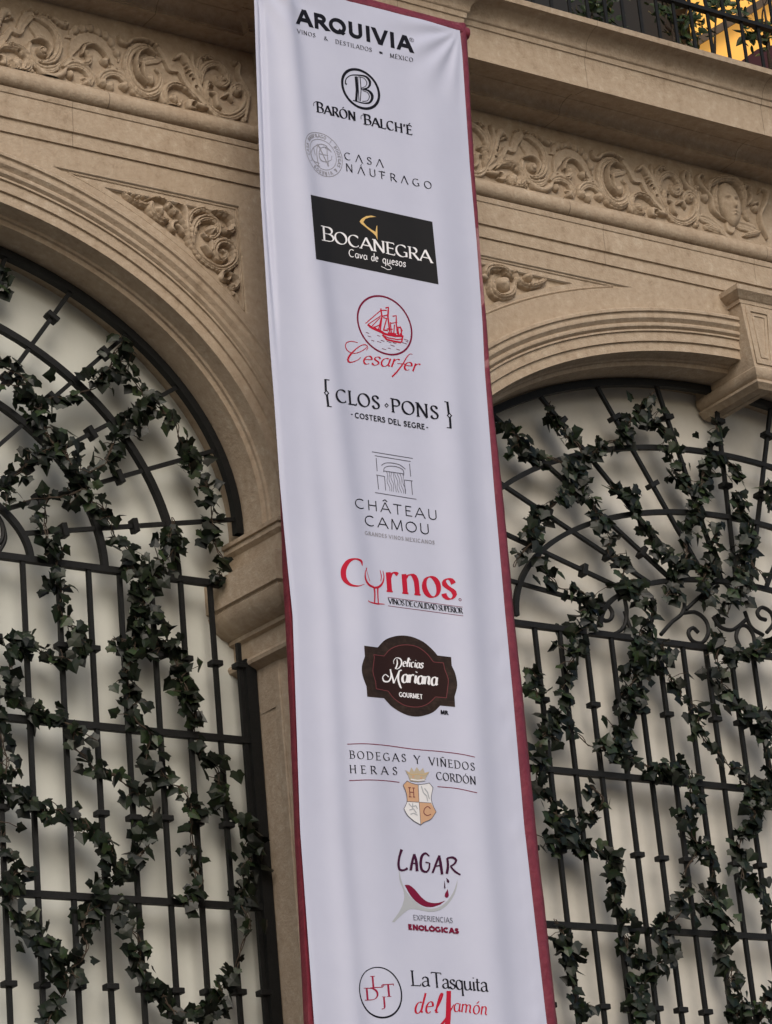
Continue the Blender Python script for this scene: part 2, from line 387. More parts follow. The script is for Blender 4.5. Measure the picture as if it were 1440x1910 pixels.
for p, q in (((270,125),26),((330,108),30),((395,125),26),((450,150),24),((510,170),26),((570,205),24),((620,240),26)): B(p, q, .026)
S([(560,180),(640,240),(700,280)], 30, .028); B((705,262), 46, .034)
S([(-60,460),(60,390),(120,320),(190,335),(260,180),(340,150)], 34, .018, 'flat', 0, 0)
S([(-60,520),(60,505),(170,520),(255,590),(280,680),(240,755),(150,745),(100,690)], 38, .032, 'round', 1)
B((180,690), 74, .03, 3); Hh((235,632), 30); Hh((150,560), 18)
S([(320,470),(310,570),(330,690),(335,740)], 26, .026); B((335,770), 40, .03)
S([(800,480),(775,350),(830,290),(900,300),(985,285),(1060,335),(1150,365),(1210,450),(1275,560),(1285,650)], 34, .016, 'scoop')
for p in ((820,310),(900,300),(985,292),(1065,340),(1150,372),(1210,450),(1270,560)): B(p, 52, .022, 2)
S([(760,600),(800,500),(860,430),(950,405),(1050,435),(1130,520),(1195,630),(1250,710)], 62, .020, 'flat')
S([(880,580),(915,500),(1000,480),(1090,540),(1160,640)], 17, .032, 'round', 0, 0)
S([(900,540),(955,600),(945,680),(860,690)], 40, .033, 'round', 1); B((1130,660), 55, .03, 3)
S([(700,715),(810,690),(920,740),(985,830),(980,910)], 52, .034, 'scoop', 1); B((935,880), 66, .032, 4); B((760,800), 52, .034, 2); Hh((890,785), 24); Hh((890,865), 20)
S([(1070,900),(1110,810),(1200,775),(1300,810),(1390,920)], 50, .032, 'scoop', 1); B((1110,890), 58, .034, 3); B((1180,930), 66, .034, 3); B((1340,925), 60, .034, 3); Hh((1215,870), 20)
S([(690,700),(765,625),(870,655)], 20, .022, 'flat', 0, 0); S([(1200,720),(1290,745),(1350,850)], 20, .022, 'flat', 0, 0)
S([(715,390),(800,395),(770,500)], 24, .014, 'flat'); 
S([(-20,160),(30,110),(85,125),(95,185),(60,215)], 28, .03)
rb, S, B, Hh = mk(L2, 260/1440)
S([(10,140),(30,215),(95,232),(150,190),(260,185),(350,215),(430,270)], 25, .03)
for p in ((190,178),(245,182),(300,200),(350,222),(395,250)): B(p, 24, .032)
S([(390,330),(320,265),(220,260),(130,320),(95,440),(120,570),(190,680),(290,740),(390,720),(445,650),(450,550),(400,490)], 48, .034, 'scoop', 1)
S([(375,350),(290,300),(210,335),(182,430),(210,560),(290,650)], 15, .04, 'round', 0, 0)
B((335,600), 66, .034, 3); S([(210,430),(250,440),(258,540),(300,630)], 22, .036); B((214,430), 32, .036)
S([(270,410),(360,390),(450,385)], 46, .018, 'scoop', 1)
S([(120,650),(190,745),(290,790),(395,760),(445,690)], 42, .036, 'round', 1); B((70,672), 52, .034, 3)
S([(445,690),(445,790),(480,870)], 28, .028)
S([(420,290),(500,405),(545,490),(635,510),(700,625),(790,735),(890,840)], 32, .022, 'flat', 0, 0)
S([(590,380),(660,350),(720,440),(770,590),(810,700),(890,810)], 46, .032, 'round', 0)
for p in ((640,395),(690,450),(712,490),(728,528),(748,572),(768,612),(800,690)): Hh(p, 15)
S([(770,320),(765,430),(800,560),(840,670),(900,790)], 28, .030)
S([(870,650),(830,520),(850,410),(920,360),(990,390)], 38, .034, 'scoop', 1); Hh((880,402), 18); Hh((925,388), 16)
S([(880,630),(870,510),(950,440),(1050,455),(1120,540),(1130,620),(1080,660),(1025,620),(1020,560)], 42, .036, 'scoop', 1); B((1080,600), 52, .036)
S([(890,790),(960,900),(1060,975),(1180,985),(1290,920),(1335,820),(1320,715),(1250,655),(1180,690),(1170,760)], 48, .036, 'scoop', 1); B((1235,715), 62, .036)
S([(985,670),(930,640),(905,720),(930,840)], 36, .034, 'round', 1); S([(950,730),(1010,760),(1025,850),(1070,905)], 28, .03); S([(1080,775),(1140,755),(1185,830)], 24, .03)
S([(800,800),(690,690),(580,650),(500,685),(480,780),(530,860),(620,875),(660,810)], 36, .034, 'round', 1); B((585,795), 56, .028, 3); Hh((545,750), 26); Hh((575,690), 16)
S([(930,900),(830,870),(745,835),(740,890),(800,905)], 34, .034); Hh((780,862), 20)
S([(1195,430),(1250,450),(1245,560),(1300,650),(1355,730)], 25, .03); B((1210,425), 32, .034); S([(1350,745),(1335,890),(1315,1010)], 25, .028); B((1310,1020), 38, .03)
rf, S, B, Hh = mk(R2, 290/1440)
S([(690,300),(665,250),(620,255),(615,330),(670,410),(740,450),(755,540),(740,640),(740,740)], 24, .03); B((655,270), 30, .034)
S([(820,330),(800,280),(755,295),(755,350),(820,425),(875,500),(890,590),(950,660),(1010,700)], 24, .03); B((740,400), 38, .032); B((820,490), 54, .032, 3)
S([(760,660),(850,690),(940,750),(1010,830)], 55, .024, 'scoop', 1); S([(820,750),(900,785),(970,815)], 40, .026, 'round', 1)
S([(1110,730),(1200,750),(1310,790)], 62, .022, 'scoop', 1); S([(1180,840),(1280,820),(1340,800)], 30, .022, 'round', 1)
S([(850,440),(860,370),(960,320),(1080,330),(1150,410),(1175,500),(1180,600)], 44, .044, 'round', 1); S([(930,370),(905,470),(915,580),(950,650)], 36, .036, 'round', 1)
S([(1180,520),(1190,620),(1230,700)], 34, .026, 'round', 1)
S([(1230,440),(1235,390),(1180,385),(1190,440)], 24, .03); S([(1230,430),(1245,500),(1210,560)], 22, .028)
S([(1320,450),(1340,410),(1390,450),(1370,560),(1330,650),(1350,760),(1400,870)], 26, .032); B((1285,590), 48, .032, 3); S([(1250,560),(1290,540),(1310,560)], 18, .034)
S([(1060,640),(1062,770)], 62, .018, 'flat', 0, 0)
UA, UB, UF = ra.st, rb.st, rf.st
PLUME = UB[-22:]                                  # the leafy end, mirrored to start the right-hand run
DX = 3.090; DZ = .012
midx = float((at(79.9, 95.5)[0]+at(280.5, 148)[0])/2)
plL = [t for t in UB if (t[1][0] if t[0] != 's' else np.mean([p[0] for p in t[1]])) > float(at(318, 120)[0])]
YF = .018
def frieze(strokes, x0, x1, label):
    o = link('carved_frieze', relief_mesh(strokes, x0, x1, 8.792, 9.238, YF), CARVE, FAC); o['label'] = label; return o
frieze(UA+UB+shift(plL, 0, 0, midx), 4.4, 7.22, 'scrollwork frieze left of the banner')
FACEC = at(1359.4, 380.8)
ufm = shift(UF, 0, 0, None)
frieze(shift(UA+UB, DX, DZ)+shift(plL, DX, DZ, midx)+UF, 8.53, 11.1, 'scrollwork frieze with a female mask, right of the banner')
# the mask itself: a modelled face standing out of the frieze
def mask_mesh():
    V = []; F = []; nu, nv = 40, 48; hw, hh = .088, .142
    for j in range(nv+1):
        v = -1+2*j/nv
        for i in range(nu+1):
            u = -1+2*i/nu
            r = math.sqrt(min(1, u*u)); wx = math.sqrt(max(0, 1-(v*.98)**2))*(1-.20*max(0, -v)**1.5)
            x = u*wx*hw; z = v*hh; dome = math.sqrt(max(0, 1-u*u))*math.sqrt(max(0, 1-(v*.97)**2))
            h = .062*dome**.8
            g_ = lambda a, b, su, sv: math.exp(-((u*wx-a)/su)**2-((v-b)/sv)**2)
            h += .027*math.exp(-((u*wx)/.13)**2)*max(0, min(1, (.28-v)/.5))*(1 if v > -.22 else math.exp(-((v+.22)/.05)**2))      # nose
            h -= .022*(g_(-.36, .13, .20, .085)+g_(.36, .13, .20, .085))         # sockets
            h += .010*(g_(-.36, .11, .13, .045)+g_(.36, .11, .13, .045))         # lids
            h += .010*(g_(-.36, .27, .26, .05)+g_(.36, .27, .26, .05))           # brows
            h += .011*(g_(0, -.43, .22, .045)+g_(0, -.53, .18, .05)); h -= .014*g_(0, -.48, .26, .022)    # lips
            h += .006*g_(0, -.76, .2, .12); h += .005*(g_(-.5, -.2, .25, .25)+g_(.5, -.2, .25, .25))
            V.append((x, -h, z))
    for j in range(nv):
        for i in range(nu): F.append((j*(nu+1)+i, j*(nu+1)+i+1, (j+1)*(nu+1)+i+1, (j+1)*(nu+1)+i))
    return mesh(V, F)
me = mask_mesh(); me.transform(Matrix.Translation((FACEC[0], YF-.004, FACEC[2]-.005))@Matrix.Rotation(math.radians(-3), 4, 'Y'))
link('carved_mask', me, CARVE, FAC, 80, 'female mask carved in the frieze')
# spandrel ornament
SPC = lambda P: crop(P, (230, 345), 240/1440)
rs, S, B, Hh = mk(SPC, 240/1440)
S([(20,70),(90,150),(190,200),(270,210),(330,170)], 32, .036, 'round', 1)
for p, q in (((70,75),26),((130,95),30),((185,118),24),((240,112),26)): B(p, q, .032, 3)
S([(270,150),(370,128),(480,165),(560,240),(640,330),(700,450),(745,620)], 24, .034, 'round', 1)
S([(335,180),(310,260),(350,330),(440,385),(515,385)], 48, .046, 'round', 1); B((410,280), 80, .05, 3); Hh((395,185), 24); Hh((470,210), 20)
S([(500,200),(560,270),(575,320)], 38, .04, 'round', 1); Hh((540,250), 14)
S([(630,400),(560,420),(550,480),(600,520)], 30, .04); S([(590,440),(640,470),(690,550)], 27, .038); Hh((590,465), 16)
S([(620,195),(690,225),(722,310),(722,430),(755,580)], 28, .036); Hh((632,215), 14); Hh((660,258), 16); Hh((682,312), 18)
S([(770,640),(740,490),(760,350),(830,275),(920,265),(985,310),(1040,350)], 36, .044, 'scoop', 1); Hh((810,340), 26)
S([(800,650),(800,490),(860,385),(960,362),(1050,410),(1072,500),(1020,575),(950,565),(915,530)], 44, .05, 'scoop', 1); B((1005,500), 66, .052, 5); Hh((905,440), 34); Hh((855,475), 22); Hh((955,440), 18)
S([(1000,280),(1100,310),(1190,360),(1232,440),(1210,515),(1150,515),(1125,465)], 40, .048, 'round', 1); Hh((1115,365), 18); Hh((1160,405), 18); Hh((1190,445), 15)
S([(710,540),(790,700),(880,815),(990,895),(1110,935),(1220,890),(1272,800),(1245,690),(1160,625),(1070,635),(1030,720),(1070,810),(1140,822),(1172,760),(1130,715)], 46, .052, 'scoop', 1)
S([(910,650),(960,720),(1000,780)], 28, .04); S([(1000,600),(1005,680),(990,750)], 18, .036); Hh((935,660), 16)
S([(1195,960),(1120,975),(1105,1050),(1170,1065),(1215,1020)], 30, .044, 'round', 1); S([(1195,970),(1272,1040),(1282,1120),(1230,1165),(1180,1130)], 30, .044, 'round', 1); B((1230,1120), 34, .044); Hh((1165,1000), 18)
S([(1215,1180),(1265,1230),(1302,1320)], 20, .034); B((1240,1215), 22, .036)
sx = [x for x, z in sp2[0]]; sz = [z for x, z in sp2[0]]
link('carved_spandrel', relief_mesh(rs.st, min(sx)-.05, max(sx)+.02, min(sz)-.05, max(sz)+.02, .036), CARVE, FAC, None, 'acanthus carving above the left arch')
c2 = lambda P: crop(P, (880, 480), 420/1440)
rr, S, B, Hh = mk(c2, 420/1440)
S([(85,130),(110,70),(170,60),(220,80),(270,130)], 30, .045, 'round', 1); B((215,165), 62, .05, 3); S([(140,110),(140,210),(190,250),(260,230),(285,150)], 30, .046, 'round', 1)
S([(290,90),(310,150),(370,178),(440,165),(485,135)], 24, .04, 'round', 1); B((375,120), 36, .044, 3); B((470,140), 20, .036); Hh((200,90), 16); Hh((135,95), 14); B((290,88), 14, .04); S([(30,150),(60,120),(110,130)], 24, .04)
S([(-120,60),(-60,140),(0,180),(60,160)], 34, .045, 'round', 1); B((-60,180), 46, .046, 3)
link('carved_spandrel', relief_mesh(rr.st, 8.1, 9.6, 7.6, 8.4, .036), CARVE, FAC, None, 'acanthus carving above the right arch')
# impost capital and piers
def pier(xl, xr, lj=True):
    plan = [(xl, .46), (xl+.02, .10), (xl+.055, -.006), (xr-.055, -.006), (xr-.02, .10), (xr, .46)]
    V = [(x, y, 0) for x, y in plan]+[(x, y, 6.5) for x, y in plan]; n = len(plan)
    F = [(i, (i+1) % n, n+(i+1) % n, n+i) for i in range(n)]+[tuple(range(n, 2*n))]
    link('pier', fixn(mesh(V, F)), STONE, FAC)
    path = [(xl, .455), (xl+.035, 0), (xr-.035, 0), (xr, .455)]
    cap = [(-.03, 6.575), (.012, 6.575), (.05, 6.556), (.05, 6.535), (.036, 6.532), (.040, 6.504), (.018, 6.484), (.018, 6.372), (.022, 6.35), (.150, 6.336), (.168, 6.325), (.168, 6.172), (.150, 6.166), (.150, 6.158),
           (.158, 6.15), (.150, 6.118), (.126, 6.085), (.085, 6.052), (.05, 6.04), (.048, 6.02), (.022, 6.012), (.020, 5.918), (.058, 5.906), (.064, 5.892), (.058, 5.874), (.03, 5.862), (.012, 5.852), (-.03, 5.85)]
    link('capital', sweep_plan(path, cap), STONE, FAC, 34)
pier(7.14, 8.05); pier(1.9, 3.25); pier(12.85, 14.2)
# sunk panel on the jamb facing the left opening
me = plate([[(.09, .35), (.40, .35), (.40, 5.80), (.09, 5.80)]], [[(.135, .45), (.345, .45), (.345, 5.62), (.135, 5.62)]], 0, .02)
me.transform(Matrix(((0, 1, 0, 7.148), (1, 0, 0, 0), (0, 0, 1, 0), (0, 0, 0, 1)))); fixn(me)
link('jamb_panel', me, STONE, FAC)
# keystone of the right arch
def keystone(cx):
    V = []; F = []
    top, bot = 8.315, 7.905
    sec = [(top, .125), (bot, .085)]
    yf = -.108
    # body: wedge through the reveal, back bottom drops into a scroll foot
    def ring(z, hw, y0, y1): return [(cx-hw, y0, z), (cx+hw, y0, z), (cx+hw, y1, z), (cx-hw, y1, z)]
    rows = [ring(8.315, .125, yf, .3), ring(8.2, .115, yf, .34), ring(8.0, .096, yf, .40), ring(7.905, .087, yf, .42)]
    for k, r_ in enumerate(rows): V += r_
    for k in range(len(rows)-1):
        for i in range(4): F.append((k*4+i, k*4+(i+1) % 4, k*4+4+(i+1) % 4, k*4+4+i))
    F.append((0, 1, 2, 3)); F.append(tuple(12+i for i in (3, 2, 1, 0)))
    ks = link('keystone', fixn(mesh(V, F)), STONE, FAC)
    path = [(cx-.13, .02), (cx-.13, yf), (cx+.13, yf), (cx+.13, .02)]
    capp = [(-.02, 8.30), (.004, 8.30), (.006, 8.322), (.018, 8.328), (.03, 8.345), (.05, 8.362), (.052, 8.392), (.03, 8.398), (-.02, 8.40)]
    link('cap', sweep_plan(path, capp), STONE, ks, 34)
    path = [(cx-.082, .42), (cx-.082, yf), (cx+.082, yf), (cx+.082, .42)]
    foot = [(-.03, 7.904), (.006, 7.904), (.014, 7.896), (.014, 7.875), (.006, 7.85), (-.012, 7.835), (-.012, 7.828), (.0, 7.826), (.0, 7.812), (-.014, 7.80), (-.03, 7.782), (-.06, 7.775), (-.08, 7.775)]
    link('foot', sweep_plan(path, foot), STONE, ks, 34)
    def tr(i0): return [(cx-.096+i0, 8.285-i0), (cx+.096-i0, 8.285-i0), (cx+.07-i0, 7.925+i0), (cx-.07+i0, 7.925+i0)]
    me = plate([tr(0)], [tr(.03)], yf-.009, .012); link('face_panel', me, STONE, ks)
    me = plate([tr(.042)], [tr(.055)], yf-.006, .009); link('face_panel', me, STONE, ks)
keystone(10.525); keystone(5.2)
# upper wall behind the balcony
V, F = [], []; bx(V, F, 1, 16, .9, 1.2, 9.63, 13); link('upper_wall', mesh(V, F), STONE, FAC)
# ------------------------------------------------------------------ blank panels behind the grilles
def panel(x0, x1, zt, lab, m=None):
    V, F = [], []; bx(V, F, x0, x1, .44, .47, .1, zt)
    return tag(link('blank_panel', mesh(V, F), m or PANEL), lab, 'panel', 'plain panels behind the grilles')
panel(3.15, 7.28, 8.25, 'plain greenish white board behind the grille left of the banner')
panel(8.02, 12.9, 8.25, 'plain off-white board behind the grille right of the banner', PANEL_W)
# ------------------------------------------------------------------ iron grilles
YG = .30; BW = .0110
ZR1, ZR2, ZR3 = 6.292, 5.486, 4.651; ZCOL = (5.874, 5.053, 4.23)
def rail(par, z, x0, x1, h=.0160):
    V, F = [], []; bx(V, F, x0, x1, YG-.018, YG+.018, z-h, z+h); return link('rail', mesh(V, F), IRON, par)
BARME = {}
def vbar(par, x, z0, z1, tint=0):
    key = (round(z0, 3), round(z1, 3))
    if key not in BARME:
        V, F = [], []; bx(V, F, -BW, BW, -BW, BW, z0, z1); BARME[key] = (mesh(V, F), [])
        BARME[key][0].materials.append(IRON)
        for zc_ in ZCOL:
            V, F = [], []; n0 = 0
            bx(V, F, -.032, .032, -.027, .027, zc_-.014, zc_+.014)
            mc = mesh(V, F); mc.materials.append(IRON)
            bmm = bmesh.new(); bmm.from_mesh(mc); bmesh.ops.bevel(bmm, geom=list(bmm.edges), offset=.003, segments=1, affect='EDGES'); bmm.to_mesh(mc); bmm.free()
            BARME[key][1].append(mc)
    me, cs = BARME[key]
    o = bpy.data.objects.new('bar', me); COL.objects.link(o); o.parent = par; o.location = (x-par.location[0], YG-.001-par.location[1], -par.location[2]); 
    o.rotation_euler = (0, rnd.uniform(-.0015, .0015), 0)
    for c in cs:
        q = bpy.data.objects.new('collar', c); COL.objects.link(q); q.parent = o; q.location = (0, 0, rnd.uniform(-.006, .006))
def wpt(c, ang, r, Y=YG): return Vector((c[0]+r*math.cos(math.radians(ang)), Y, c[1]+r*math.sin(math.radians(ang))))
def radial(par, c, ang, r0, r1, cols):
    a, b = wpt(c, ang, r0), wpt(c, ang, r1); V, F = [], []
    d = (b-a).normalized(); n = Vector((0, 1, 0)); s = d.cross(n)
    box_data(V, F, (a+b)/2, d*((b-a).length/2), n*.0105, s*.0105)
    o = link('spoke', mesh(V, F), IRON, par)
    for r in cols:
        V, F = [], []; box_data(V, F, wpt(c, ang, r), d*.015, n*.028, s*.035)
        me = mesh(V, F); bmm = bmesh.new(); bmm.from_mesh(me); bmesh.ops.bevel(bmm, geom=list(bmm.edges), offset=.003, segments=1, affect='EDGES'); bmm.to_mesh(me); bmm.free()
        link('collar', me, IRON, o)
    return o
def arc(par, c, a, b, t0, t1, r=.012, name='arch_bar', n=64, dy=0):
    V, F = [], []
    tube(V, F, [Vector((c[0]+a*math.cos(math.radians(t0+(t1-t0)*i/n)), YG+dy, c[1]+b*math.sin(math.radians(t0+(t1-t0)*i/n)))) for i in range(n+1)], r, 4)
    return link(name, mesh(V, F), IRON, par)
def scroll(par, pts, r=.010, name='scroll'):
    P = [Vector(tuple(at(x, y, YG))) for x, y in pts]; V, F = [], []
    tube(V, F, [Vector(tuple(p)) for p in smooth_pts(P, .012)], r, 6); return link(name, mesh(V, F), IRON, par, 50)
def outer_ring(par, A, off, wd, zb):
    cur = arch_curve(A['c'], A['zs'], A['a'], A['b'], zb, 96)
    me = sweep_arch(cur, [(off, YG-.022), (off-wd, YG-.022), (off-wd, YG+.022), (off, YG+.022), (off, YG-.022)]); link('arch_frame', fixn(me), IRON, par)
CL = (5.184, 6.285); CR = (10.426, 6.335)
GL = empty('iron_grille', (5.18, YG, 2.6), 'black iron grille with arched fan top, left of the banner', 'grille', 'iron grilles in the arches')
outer_ring(GL, AL, -.048, .042, 6.575)
for z in (ZR1, ZR2, ZR3, 3.8): rail(GL, z, 3.3, 7.10 if z > 6 else 7.13)
for k in range(-14, 7): vbar(GL, 5.892+.1725*k, 2.7, ZR1-.012)
vbar(GL, 7.067, 2.7, 5.99)
for sx_ in (1, -1):
    V, F = [], []; xc = 5.18+sx_*1.932; bx(V, F, xc-.030, xc+.030, YG-.026, YG+.026, 2.6, 5.905); link('post', mesh(V, F), IRON, GL)
RL = {11: (1.957, (1.35, .948)), 22: (1.954, (1.354, .86)), 33: (1.93, (1.325, .894)), 44: (1.885, (1.69, 1.258)), 55: (1.83, (1.613, 1.15)), 67: (1.79, (1.58, 1.12)), 79: (1.765, (1.56, 1.1)), 90: (1.76, (1.55, 1.1))}
for an, (r1, cols) in RL.items():
    r0 = .745*.42/math.hypot(.42*math.cos(math.radians(an)), .745*math.sin(math.radians(an)))
    radial(GL, CL, an, r0, r1, cols)
    if an != 90: radial(GL, CL, 180-an, r0, r1, cols)
arc(GL, CL, 1.555, 1.325, 0, 180, .017); arc(GL, CL, 1.147, .94, 0, 180, .016); arc(GL, CL, .745, .42, 0, 180, .015)
scroll(GL, [(-60, 1030), (-25, 965), (-2, 968), (6, 990), (2, 1010), (-12, 1020), (-22, 1008)], .011)
scroll(GL, [(-110, 960), (-60, 935), (-10, 955), (10, 1000), (-4, 1035)], .010)
GR = empty('iron_grille', (10.43, YG, 2.6), 'black iron grille with scrolled fan top, right of the banner', 'grille', 'iron grilles in the arches')
outer_ring(GR, AR, -.048, .042, 6.40)
for z in (ZR1, ZR2, ZR3, 3.8): rail(GR, z, 8.1, 12.75)
for k in range(-5, 22): vbar(GR, 9.11+.1725*k, 2.7, ZR1-.012)
for sx_ in (1, -1):
    V, F = [], []; xc = 10.45+sx_*2.345; bx(V, F, xc-.030, xc+.030, YG-.026, YG+.026, 2.6, 6.4); link('post', mesh(V, F), IRON, GR)
def ell_r(a, b, an): return a*b/math.hypot(b*math.cos(math.radians(an)), a*math.sin(math.radians(an)))
def ring_r(A, c, an, off):
    # distance from the fan centre to the outer ring along an angle
    best = None
    for x, z, nx, nz in arch_curve(A['c'], A['zs'], A['a'], A['b'], 6.4, 400):
        px_, pz_ = x+nx*off-c[0], z+nz*off-c[1]; d = abs(math.degrees(math.atan2(pz_, px_))-an)
        if best is None or d < best[0]: best = (d, math.hypot(px_, pz_))
    return best[1]
for an, cols in ((173, ()), (163.8, (1.146,)), (154.6, (1.445, 1.013)), (144, (.82, 1.3)), (133.3, (1.651, 1.165)), (119.8, (1.486, 1.048)), (104.3, (1.395, .95)), (88, (1.39, .982)), (72.7, (1.421, .996)), (58, (1.45, 1.03)), (46, (1.6, 1.1)), (35, (1.2,)), (24, (1.4,)), (12, ())):
    radial(GR, CR, an, ell_r(1.03, .38, an), ring_r(AR, CR, an, -.06), cols)
arc(GR, CR, 2.06, 1.178, 0, 180, .014); arc(GR, CR, 1.6, .785, 0, 180, .014); arc(GR, CR, 1.03, .38, 0, 180, .013)
C6z = lambda P: crop(P, (1080, 980), .25)
for P in ([(170,640),(160,680),(195,712),(235,700),(248,650),(205,590),(120,570),(60,610),(45,690),(90,760),(165,802),(260,810),(335,755),(355,640),(335,520)],
          [(340,640),(380,760),(430,850)], [(450,480),(530,520),(565,620),(540,720)], [(610,815),(690,725),(770,655),(785,560),(735,480)], [(795,630),(930,510),(1040,450)],
          [(770,655),(870,650),(945,710),(965,800),(920,875),(850,865),(815,800),(850,765),(890,800)], [(1000,680),(1050,755),(1130,782),(1185,755),(1250,700)],
          [(1235,640),(1285,760),(1375,820)], [(1395,705),(1350,690),(1330,650),(1365,612),(1430,650),(1450,730),(1400,800)], [(1200,905),(1172,830),(1200,755),(1255,755),(1300,820),(1310,900)],
          [(960,465),(1010,430),(1080,430),(1140,490)]):
    scroll(GR, C6z(P), .012)
# ------------------------------------------------------------------ ivy garlands
LEAF = [(0, -.02), (.20, -.15), (.44, -.13), (.48, .06), (.64, .27), (.44, .40), (.29, .62), (0, .98), (-.29, .62), (-.44, .40), (-.64, .27), (-.48, .06), (-.44, -.13), (-.20, -.15)]
def leaf(V, F, pos, nrm, tip, size, fold=.25, shape=LEAF):
    nrm = nrm.normalized(); tip = (tip-nrm*tip.dot(nrm)).normalized(); s = tip.cross(nrm); n0 = len(V)
    curl = rnd.uniform(-.25, .35)
    for x, y in shape: V.append(pos+(s*x+tip*y+nrm*(-abs(x)*fold-curl*y*y*.35))*size)
    V.append(pos+tip*size*.32+nrm*size*.03); c = len(V)-1; n = len(shape)
    for i in range(n): F.append((n0+i, n0+(i+1) % n, c))
def rdir(): 
    v = Vector((rnd.gauss(0, 1), rnd.gauss(0, 1), rnd.gauss(0, 1))); return v.normalized()
def garland(pts, label, dens=1., spread=.042, size=.062, group='ivy garlands on the grilles', Y=.265):
    P = smooth_pts([tuple(at(x, y, Y)) for x, y in pts], .02)
    P = [Vector(tuple(p)) for p in P]
    ph = rnd.uniform(0, 6)
    for i, p in enumerate(P): p.x += .010*math.sin(i*.7+ph); p.y += .028*math.sin(i*.33+ph*2); p.z += .008*math.sin(i*.9+ph)
    base = P[len(P)//2].copy()
    root = empty('ivy_garland', tuple(base), label, 'ivy', group)
    V, F = [], []; tube(V, F, P, .0032, 5)
    # a second twisted strand and the leaf stalks
    P2 = [p+Vector((.012*math.sin(i*.9+ph), .012*math.cos(i*.9+ph), .004)) for i, p in enumerate(P)]; tube(V, F, P2, .0026, 5)
    LV, LF = [], []; L = sum((P[i+1]-P[i]).length for i in range(len(P)-1)); n = int(L*112*dens); spread *= .80
    for k in range(n):
        t = rnd.random()*(len(P)-1)
        if noise.noise(Vector((t*.16+ph*3, ph, .5))) < -.38+rnd.uniform(-.1, .1) and len(P) > 12: continue
        i = int(t); p = P[i].lerp(P[min(i+1, len(P)-1)], t-i)
        off = Vector((rnd.gauss(0, 1)*spread, rnd.gauss(0, 1)*spread*.55-.006, rnd.gauss(0, 1)*spread*.8))*(1.7 if rnd.random() < .12 else 1.); q = p+off
        q.y = min(q.y, .40)
        nrm = Vector((rnd.gauss(0, .55), -1, rnd.gauss(.25, .5))); tip = Vector((rnd.gauss(0, .75), rnd.gauss(-.1, .4), -.75+rnd.gauss(0, .55)))
        if rnd.random() < .22: nrm = rdir()
        leaf(LV, LF, q, nrm, tip, size*rnd.uniform(.62, 1.2), rnd.uniform(.0, .35))
        if k % 2 == 0: tube(V, F, [p, (p+q)/2+Vector((0, 0, .008)), q], .0016, 4)
    link('vine', mesh(V, F), BRANCH, root); link('foliage', mesh(LV, LF), IVY, root)
    return root
A3 = lambda P: crop(P, (0, 450), .375); A4 = lambda P: crop(P, (0, 1150), 600/1440); A5 = lambda P: crop(P, (900, 680), .375); A6 = lambda P: crop(P, (940, 1300), 500/1440)
